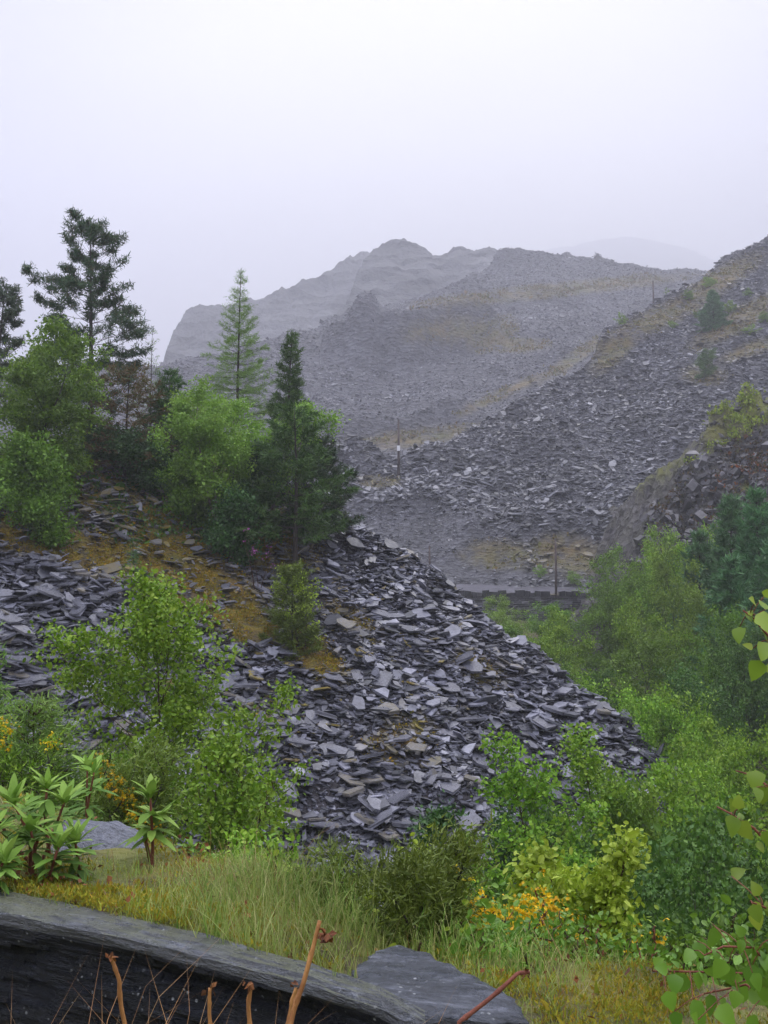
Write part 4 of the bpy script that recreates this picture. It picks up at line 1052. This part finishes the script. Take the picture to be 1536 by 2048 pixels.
rhodo('rhododendron', 'large rhododendron with bright green leaf whorls at the left edge',
      [stem(60, 1760, 60, 1655, 4.3), stem(60, 1760, 25, 1600, 4.4), stem(70, 1760, 130, 1600, 4.5), stem(40, 1770, -20, 1660, 4.2), stem(100, 1760, 95, 1570, 4.7), stem(60, 1760, 118, 1690, 4.25), stem(20, 1760, 10, 1720, 4.1), stem(80, 1760, -40, 1580, 4.5), stem(60, 1760, 60, 1620, 4.8), stem(130, 1745, 150, 1680, 4.35)], 601, .118)
rhodo('rhododendron', 'upright rhododendron shoot with red stem right of the pale slab', [stem(303, 1740, 300, 1590, 4.6), stem(303, 1740, 308, 1640, 4.65)], 602, .12, 9)
rhodo('rhododendron', 'tiny rhododendron seedling in the grass at the right end of the moss bank', [stem(380, 1735, 382, 1692, 4.9)], 603, .07, 8)
rhodo('rhododendron', 'small rhododendron in front of the yellow gorse flowers', [stem(190, 1640, 188, 1545, 6.0), stem(190, 1640, 175, 1530, 6.2)], 604, .13, 8)

# ---------------- shrubs round the ledge
def bush(name, label, px, py, y, h, rad, seed, bm, lm, nl, ls, flowers=None, needle=False, cat='shrub', spread=.05, **k):
    top = at(px, py, y); zb = top[2] - h
    W, C = broadleaf(seed, h, rad, nl, ls, bm, lm, spread=spread, fine=not needle, wv=.5, **k)
    t = thing(name, label, cat, (top[0], y, zb))
    if needle:
        r = np.random.default_rng(seed + 1); A = np.concatenate(C.v).reshape(-1, 4, 3)[:, 0]; C = Geo()
        d = A - np.array([0, 0, h * .3]); d /= np.linalg.norm(d, axis=1, keepdims=True)
        leaves(C, r, A, nl, .02, ls, tv=NEEDLE_V, tf=NEEDLE_F, width=.22, dirs=d, dw=1.0)
    link('stems', W.mesh('stems', bm), t); link('foliage', C.mesh('foliage', lm), t)
    if flowers:
        n, fs, zone = flowers; r = np.random.default_rng(seed + 2)
        A = np.concatenate([v for v in C.v]).reshape(-1, 4 if needle else 9, 3)[:, 0]; wp = A + np.array([top[0], y, zb]); qx, qy = proj(*wp.T)
        A = A[zone(qx, qy)]
        if len(A):
            F = Geo(); c_ = A[r.integers(0, len(A), n)]
            pos = np.repeat(c_, 3, 0) + r.normal(0, .010, (n * 3, 3)); leaves(F, r, pos, n * 3, .003, fs, width=1.6)
            link('flowers', F.mesh('flowers', L_yellow), t)
    return t
bush('gorse_bush', 'rounded dark green gorse bush behind the grass at the bottom centre', 765, 1690, 4.25, .78, .56, 701, B_dark, L_gorse, 80000, .030, needle=True, stems=12, base=.03, n1=10, n2=7, up=.6, spread=.05, prof=lambda u: .95 - .35 * u)
bush('azalea_bush', 'lime green leafy azalea rising behind the yellow broom', 1110, 1712, 5.1, 1.1, .50, 702, B_twig, L_lime, 19000, .032, stems=8, base=.15, n1=9, n2=6, up=.9, prof=lambda u: .8 - .2 * u)
bush('azalea_bush', 'smaller lime azalea shoots at the left of the broom', 1010, 1715, 5.2, .9, .28, 703, B_twig, L_lime, 7000, .032, stems=5, base=.3, n1=7, n2=5, up=.9)
bush('broom_bush', 'broom bush with golden yellow flowers and rusty stems', 1040, 1762, 4.6, .7, .30, 704, B_red, L_near2, 3600, .022, stems=12, base=.12, n1=9, n2=6, up=.9,
     flowers=(1700, .014, lambda a, b: (a < 1100) & (b < 1860)))
bush('broom_bush', 'low broom with scattered yellow flowers right of the golden one', 1150, 1790, 4.5, .6, .34, 705, B_red, L_near2, 2600, .022, stems=10, base=.15, n1=8, n2=5, up=.9,
     flowers=(420, .013, lambda a, b: (b < 1900)))
bush('gorse_bush', 'straggling gorse with a diagonal band of orange-yellow flowers at the left', 205, 1490, 7.2, .85, .45, 706, B_dark, L_gorse, 9000, .04, needle=True, stems=6, base=.1, n1=9, n2=6, up=.8,
     flowers=(600, .016, lambda a, b: (np.abs((b - 1480) - (a - 150) * 1.15) < 34) & (a > 120)))
bush('gorse_bush', 'gorse with a few yellow flowers at the left edge', 15, 1430, 7.6, .8, .3, 707, B_dark, L_birch, 4000, .04, needle=True, stems=5, base=.1, n1=8, n2=5,
     flowers=(220, .016, lambda a, b: (b > 1430) & (b < 1500)))
loc3 = at(70, 1395, 8.0)
W, C = conifer(120, 1.5, .75, 'spruce', whorls=13, per=6, base=.02, droop=.1, needles=24000, nl=.045, nw=.24, tr=.012, curve=.35, twigs=8, prof=lambda u: (1 - u) ** .7 + .05)
plant('spruce_sapling', 'light green feathery spruce sapling at the left, above the rhododendron', 'sapling', (W.mesh('sapling_trunk', B_twig), C.mesh('sapling_crown', L_larch)), None, (loc3[0], 8.0, loc3[2] - 1.5))
loc3 = at(-40, 1250, 8.6)
W, C = conifer(121, 2.1, .75, 'spruce', whorls=14, per=6, base=.02, droop=.1, needles=20000, nl=.05, nw=.24, tr=.012, curve=.35, twigs=8, prof=lambda u: (1 - u) ** .7 + .05)
plant('spruce_sapling', 'spruce sapling whose bough tips poke in from the left edge', 'sapling', (W.mesh('sapling_trunk', B_twig), C.mesh('sapling_crown', L_larch)), None, (loc3[0], 8.6, loc3[2] - 2.1))
for i, (lab, px, py, y, h, rad, lm, n, ls) in enumerate([
    ('low leafy shrub above the small rhododendron seedling', 475, 1680, 6.0, .5, .32, L_birch, 3000, .03), ('small green shrub on the ledge edge left of the gorse', 560, 1700, 5.2, .45, .30, L_birch, 2800, .03),
    ('lime leafed plant at the left foot of the gorse bush', 598, 1738, 4.5, .3, .14, L_lime, 350, .04), ('small leafy plant at the right foot of the gorse bush', 830, 1825, 4.0, .28, .16, L_lime, 260, .04),
    ('broad leafed green plant between the gorse and the broom', 930, 1780, 4.4, .5, .24, L_near2, 2200, .028), ('leafy plant in front of the golden broom', 1040, 1850, 4.0, .24, .28, L_near2, 1700, .026),
    ('green plant in the grass below the second broom', 1130, 1860, 4.05, .2, .25, L_near2, 1200, .026), ('low green shrub on the edge behind the yellow flower band', 250, 1520, 7.6, .5, .35, L_mid, 2200, .04),
    ('green herb at the edge of the grass, left of the hanging birch leaves', 1290, 1880, 4.9, .4, .3, L_near2, 1100, .035), ('low bramble right of the green herb, under the shrubs', 1390, 1850, 5.4, .5, .35, L_near2, 1500, .04),
    ('leafy bramble deep behind the hanging birch leaves at the right', 1500, 1880, 5.2, .5, .35, L_mid, 1600, .04)]):
    bush('leafy_plant', lab, px, py, y, h, rad, 720 + i, B_twig, lm, n, ls, cat='plant', stems=6, base=.1, n1=6, n2=4, up=.8)

# ---------------- dead stalks and dry grass close to the camera
def stalk(label, pts, y0, y1, r0, r1, hook=None, seed=0, name='dead_stalk'):
    r = np.random.default_rng(seed); n = len(pts); P = [at(a, b, y0 + (y1 - y0) * i / (n - 1)) for i, (a, b) in enumerate(pts)]
    b0 = P[0].copy(); gzv = float(ground(np.array([b0[0]]), np.array([b0[1]]))[0]); P = [np.array([b0[0] + (b0[0] - P[1][0]) * .6, b0[1] - .02, gzv - .02])] + P
    o = P[0].copy(); P = np.array(P) - o; u = np.linspace(0, 1, len(P)); uu = np.linspace(0, 1, 24); Q = np.stack([np.interp(uu, u, P[:, i]) for i in range(3)], 1) + .004 * np.stack([fbm(uu * 4, uu * 0 + 3 * i, seed + 5, 3) for i in range(3)], 1)
    t = thing(name, label, 'stalk', tuple(o)); g = Geo(); rr = np.linspace(r0, r1, 24); rr[[7, 13, 19]] *= 1.25; tube(g, Q, rr, 8); link('stem', g.mesh('stem', B_stalk if seed != 5 else B_red), t)
    g = Geo(); tip = Q[-1] if hook is None else at(*hook, y1) - o; n = 22 if hook is not None else 7
    d = rdir(r, n) + np.array([0, 0, -.3]); g.batch(LEAF_V, LEAF_F, frames(d, rdir(r, n)), tip[None] + r.normal(0, .004, (n, 3)), .016 * r.uniform(.5, 1.2, n))
    if hook is not None: tube(g, [Q[-2], (Q[-2] + tip) / 2 + np.array([0, 0, .006]), tip], np.array([.003, .002, .002]), 5)
    link('withered_head', g.mesh('head', L_brown), t)
stalk('thick orange dead stalk with a hooked tip, tallest at the bottom centre', [(578, 2060), (604, 1975), (640, 1842)], 1.75, 1.8, .0058, .0034, hook=(653, 1872), seed=1)
stalk('short dead stalk directly left of the thick orange one', [(572, 2060), (592, 1975)], 1.8, 1.8, .0045, .0038, seed=2)
stalk('pale dead double stalk between the grass and the thick orange stalk', [(500, 2060), (499, 1968)], 2.0, 2.0, .0045, .004, seed=3)
stalk('reddish dead stalk standing before the dark block at the left', [(250, 2060), (238, 1960), (222, 1912)], 2.0, 2.0, .0048, .0038, seed=4)
stalk('leaning red stalk with a bent tip in front of the flat slab', [(915, 2046), (985, 1995), (1038, 1944), (1056, 1946)], 1.95, 2.0, .0045, .0035, seed=5)
stalk('thin short dead stalk left of the double stalk', [(420, 2060), (421, 1978)], 2.1, 2.1, .004, .0035, seed=6)
r = np.random.default_rng(58); n = 700; g = Geo()
x = np.concatenate([r.normal(-.62, .16, n // 2), r.uniform(-1.0, .1, n - n // 2)]); y = r.uniform(1.9, 2.5, n); h = r.uniform(.35, .95, n)
d = np.stack([r.normal(0, .45, n), r.normal(0, .2, n), np.ones(n)], 1)
g.batch(BL, BF, frames(d, rdir(r, n)), np.stack([x, y, ground(x, y)], 1), np.stack([np.full(n, .0034), h * .85, h * r.uniform(.6, 1.8, n)], 1))
tag(link('dead_grass', g.mesh('dead_grass', L_dry)), 'arching dead grass before the dark slate block', kind='stuff')

# ---------------- birch sapling reaching in at the right
r = np.random.default_rng(77); by = 2.0
root = at(1600, 2040, by); root[2] = float(ground(root[:1], np.array([by]))[0])
t = thing('birch_sapling', 'close birch sapling whose bright heart shaped leaves hang in at the right edge', 'sapling', tuple(root))
def pl(pts, y=by): return np.array([at(a, b, y) for a, b in pts]) - root
g = Geo(); tr_ = np.vstack([[0, 0, -.05], pl([(1602, 1950), (1612, 1700), (1622, 1400), (1640, 1150)])]); tube(g, tr_, np.linspace(.009, .004, 5), 8); link('trunk', g.mesh('trunk', B_red), t)
brs = [([(1612, 1420), (1580, 1330), (1545, 1275), (1515, 1235), (1498, 1222)], [(1500, 1235, 0), (1497, 1262, 0), (1512, 1325, 0), (1528, 1290, 0), (1530, 1225, 1), (1540, 1250, 0), (1519, 1305, 1), (1505, 1212, 1), (1545, 1330, 0), (1536, 1200, 1)]),
       ([(1608, 1790), (1560, 1710), (1520, 1665), (1480, 1640), (1455, 1628)], [(1458, 1632, 0), (1480, 1650, 0), (1492, 1640, 1), (1465, 1618, 1), (1520, 1660, 0), (1538, 1640, 0)]),
       ([(1608, 1680), (1570, 1600), (1535, 1565), (1505, 1560)], [(1510, 1545, 0), (1498, 1572, 0), (1528, 1535, 1), (1535, 1580, 0), (1520, 1525, 1), (1545, 1555, 0)]),
       ([(1604, 1880), (1560, 1835), (1515, 1802), (1480, 1785)], [(1475, 1788, 0), (1510, 1790, 1), (1500, 1822, 0), (1535, 1790, 0), (1488, 1780, 1)]),
       ([(1600, 2035), (1560, 1990), (1500, 1962), (1400, 1966), (1325, 1972)], [(1330, 1985, 0), (1360, 1968, 0), (1395, 1985, 0), (1440, 1960, 1), (1375, 1990, 0), (1345, 1960, 1), (1420, 1995, 0), (1460, 1970, 0), (1325, 1962, 1), (1410, 1950, 1)]),
       ([(1602, 2000), (1540, 1930), (1500, 1890), (1440, 1885), (1400, 1900)], [(1405, 1900, 0), (1430, 1905, 0), (1465, 1895, 0), (1490, 1880, 1), (1510, 1905, 0), (1445, 1875, 1), (1480, 1925, 0), (1525, 1920, 0), (1395, 1915, 0), (1535, 1880, 1), (1500, 1930, 0), (1455, 1930, 0)]),
       ([(1600, 2060), (1550, 2010), (1510, 1990), (1480, 2010), (1440, 2030)], [(1440, 2020, 0), (1470, 2010, 0), (1500, 1990, 0), (1530, 2010, 0), (1515, 1965, 0), (1400, 2035, 0), (1350, 2030, 0), (1370, 2010, 1), (1540, 1970, 0)])]
near_g, far_g = Geo(), Geo()
for bi, (bp, lv) in enumerate(brs):
    g = Geo(); P = pl(bp); P[:, 1] += np.linspace(0, r.normal(0, .08), len(P)); tube(g, P, np.linspace(.0035, .0015, len(P)), 6)
    for (a, b, upw) in lv:
        q = at(a, b - 6, by) - root; q[1] += r.normal(0, .05)
        j = np.argmin(np.linalg.norm(P - q, axis=1)); best = min((np.linalg.norm(along(P, s) - q), s) for s in np.linspace(0, 1, 30))[1]; p0 = along(P, best)
        tube(g, [p0, (p0 + q) / 2 + np.array([0, 0, .004]), q], np.array([.0011, .001, .0009]), 5)
        d = np.array([[r.normal(0, .45), -.35 + r.normal(0, .25), (.7 if upw else -1.0) + r.normal(0, .2)]]); nn = np.array([[r.normal(0, .5), -1.0, .7]])
        s = (.026 if upw else .038) * r.uniform(.8, 1.2)
        (near_g if bi < 5 and bi != 4 else far_g).batch(HT_V, HT_F, frames(d + r.normal(0, .5, (1, 3)), nn + r.normal(0, .4, (1, 3))), along(P, max(0, best - .06))[None] + r.normal(0, .006, (1, 3)), [[s * .6, s * .7, s]], 0, True)
        (near_g if bi < 5 and bi != 4 else far_g).batch(HT_V, HT_F, frames(d, nn), q[None], [s], 0, True)
    link('branch', g.mesh('branch', B_red), t)
link('leaves', near_g.mesh('leaves', L_near), t); link('lower_leaves', far_g.mesh('lower_leaves', L_near2), t)

# fallen dark pole at the tip of the scree
g = Geo(); a, b = at(1362, 1578, 27), at(1420, 1612, 25.5); tube(g, np.array([a, (a + b) / 2 + np.array([0, 0, .04]), b]), np.array([.06, .055, .04]), 8)
tag(link('fallen_log', g.mesh('log', B_dark)), 'thin dark fallen log sticking out of the lowest slates of the scree', 'log')

# ---------------- low growth on the slopes (nobody could count it)
def tufts(name, L, zone, n, size, mat, label, seed, x0, x1, y0, y1, up=.8, lift=1.0):
    r = np.random.default_rng(seed); x = r.uniform(x0, x1, n); y = r.uniform(y0, y1, n); ok = y < np.interp(x, L.cx, L.cy) + .6
    x, y = x[ok], y[ok]; z = L.H(x, y); px, py = proj(x, y, z)
    ok = (r.uniform(0, 1, len(x)) < zone(px, py) * np.clip(.5 + 2.2 * fbm(x * 1.2 / size / 12, y * 1.2 / size / 12, seed, 3), 0, 1)) & (px > -80) & (px < 1620)
    x, y, z = x[ok], y[ok], z[ok]; n = len(x)
    if n == 0: return
    g = Geo(); s = size * np.exp(r.normal(0, .35, n)); k = 5
    X3 = np.repeat(np.stack([x, y, z], 1), k, 0) + r.normal(0, 1, (n * k, 3)) * np.repeat(s, k)[:, None] * np.array([.8, .8, .3]) * lift
    g.batch(LEAF_V, LEAF_F, frames(rdir(r, n * k) + np.array([0, 0, up]), rdir(r, n * k) + np.array([0, 0, .5])), X3, np.repeat(s, k))
    tag(link(name, g.mesh(name, mat)), label, kind='stuff')
L_och = leaf_mat('ochre_moss', [(.30, .19, .02), (.22, .20, .025), (.34, .17, .02), (.16, .19, .03)], .8, .15, spec=.1)
L_heath = leaf_mat('heather', [(.06, .05, .025), (.12, .07, .03), (.07, .085, .03), (.16, .07, .03)], .8, .15, spec=.1)
L_turf = leaf_mat('turf', [(.24, .32, .04), (.32, .37, .06), (.18, .27, .035)], .8, .2, spec=.1)
L_fade = leaf_mat('faded_turf', [(.24, .16, .06), (.20, .18, .06), (.14, .16, .05)], .8, .2, spec=.1)
tufts('moss', NEAR, lambda a, b: np.clip(near_moss(a, b) * (b > 1010) * 1.3 + .7 * near_spots(a, b), 0, 1), 170000, .042, L_och, 'ochre moss cushions between the slates under the trees', 801, -16, 6, 22, 36, lift=1.2)
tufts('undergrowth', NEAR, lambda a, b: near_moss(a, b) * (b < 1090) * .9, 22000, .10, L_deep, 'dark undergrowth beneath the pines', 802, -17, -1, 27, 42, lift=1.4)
tufts('heather', CRAG, lambda a, b: np.clip(ell(a, b, 1440, 955, 130, 34, -20) + .5, 0, 1) * (1 - crag_top(a, b)), 80000, .15, L_heath, 'brown heather on the crag', 803, 14, 40, 60, 95)
tufts('turf', CRAG, lambda a, b: 1.5 * crag_top(a, b), 130000, .14, L_turf, 'green turf along the top of the crag', 804, 14, 45, 64, 100)
tufts('turf', MID, lambda a, b: np.clip(mid_moss(a, b, 0), 0, 1), 40000, .2, L_fade, 'faded grass patches on the tip across the valley', 805, -5, 70, 88, 180)
tufts('turf', FAR, far_patch, 60000, .5, L_fade, 'brown grass patches on the misty quarry hillside', 806, -30, 120, 185, 420)

pos, Rm, sc, mo, r = scatter(CRAG, 14, 46, 60, 100, 70000, lambda r, n, px, py: np.clip(np.exp(r.normal(math.log(.36), .55, n)), .12, 1.4), lambda px, py, r, n: r.uniform(0, 1, n) > .94 * crag_top(px, py), 17, .8, (-.35, .15), ks=(4, 5, 6), thick=.42, upmix=.2)
tag(link('crag_rubble', slabs_mesh('crag_rubble', pos, Rm, sc, mo, slate_mat('crag_block', (.028, .026, .028), (.12, .115, .122), .6, bs=4, bd=.1, big=.25), r, (4, 5, 6))), 'broken blocks of the crag face', kind='stuff')

tufts('bracken', CRAG, lambda a, b: ell(a, b, 1495, 950, 95, 30, -28) + .8 * ell(a, b, 1300, 1075, 30, 14), 60000, .12, leaf_mat('rust_bracken', [(.30, .09, .03), (.24, .10, .04), (.36, .14, .04)], .8, .15, spec=.1), 'rusty dead bracken beside the crag', 807, 14, 45, 60, 100, lift=1.2)
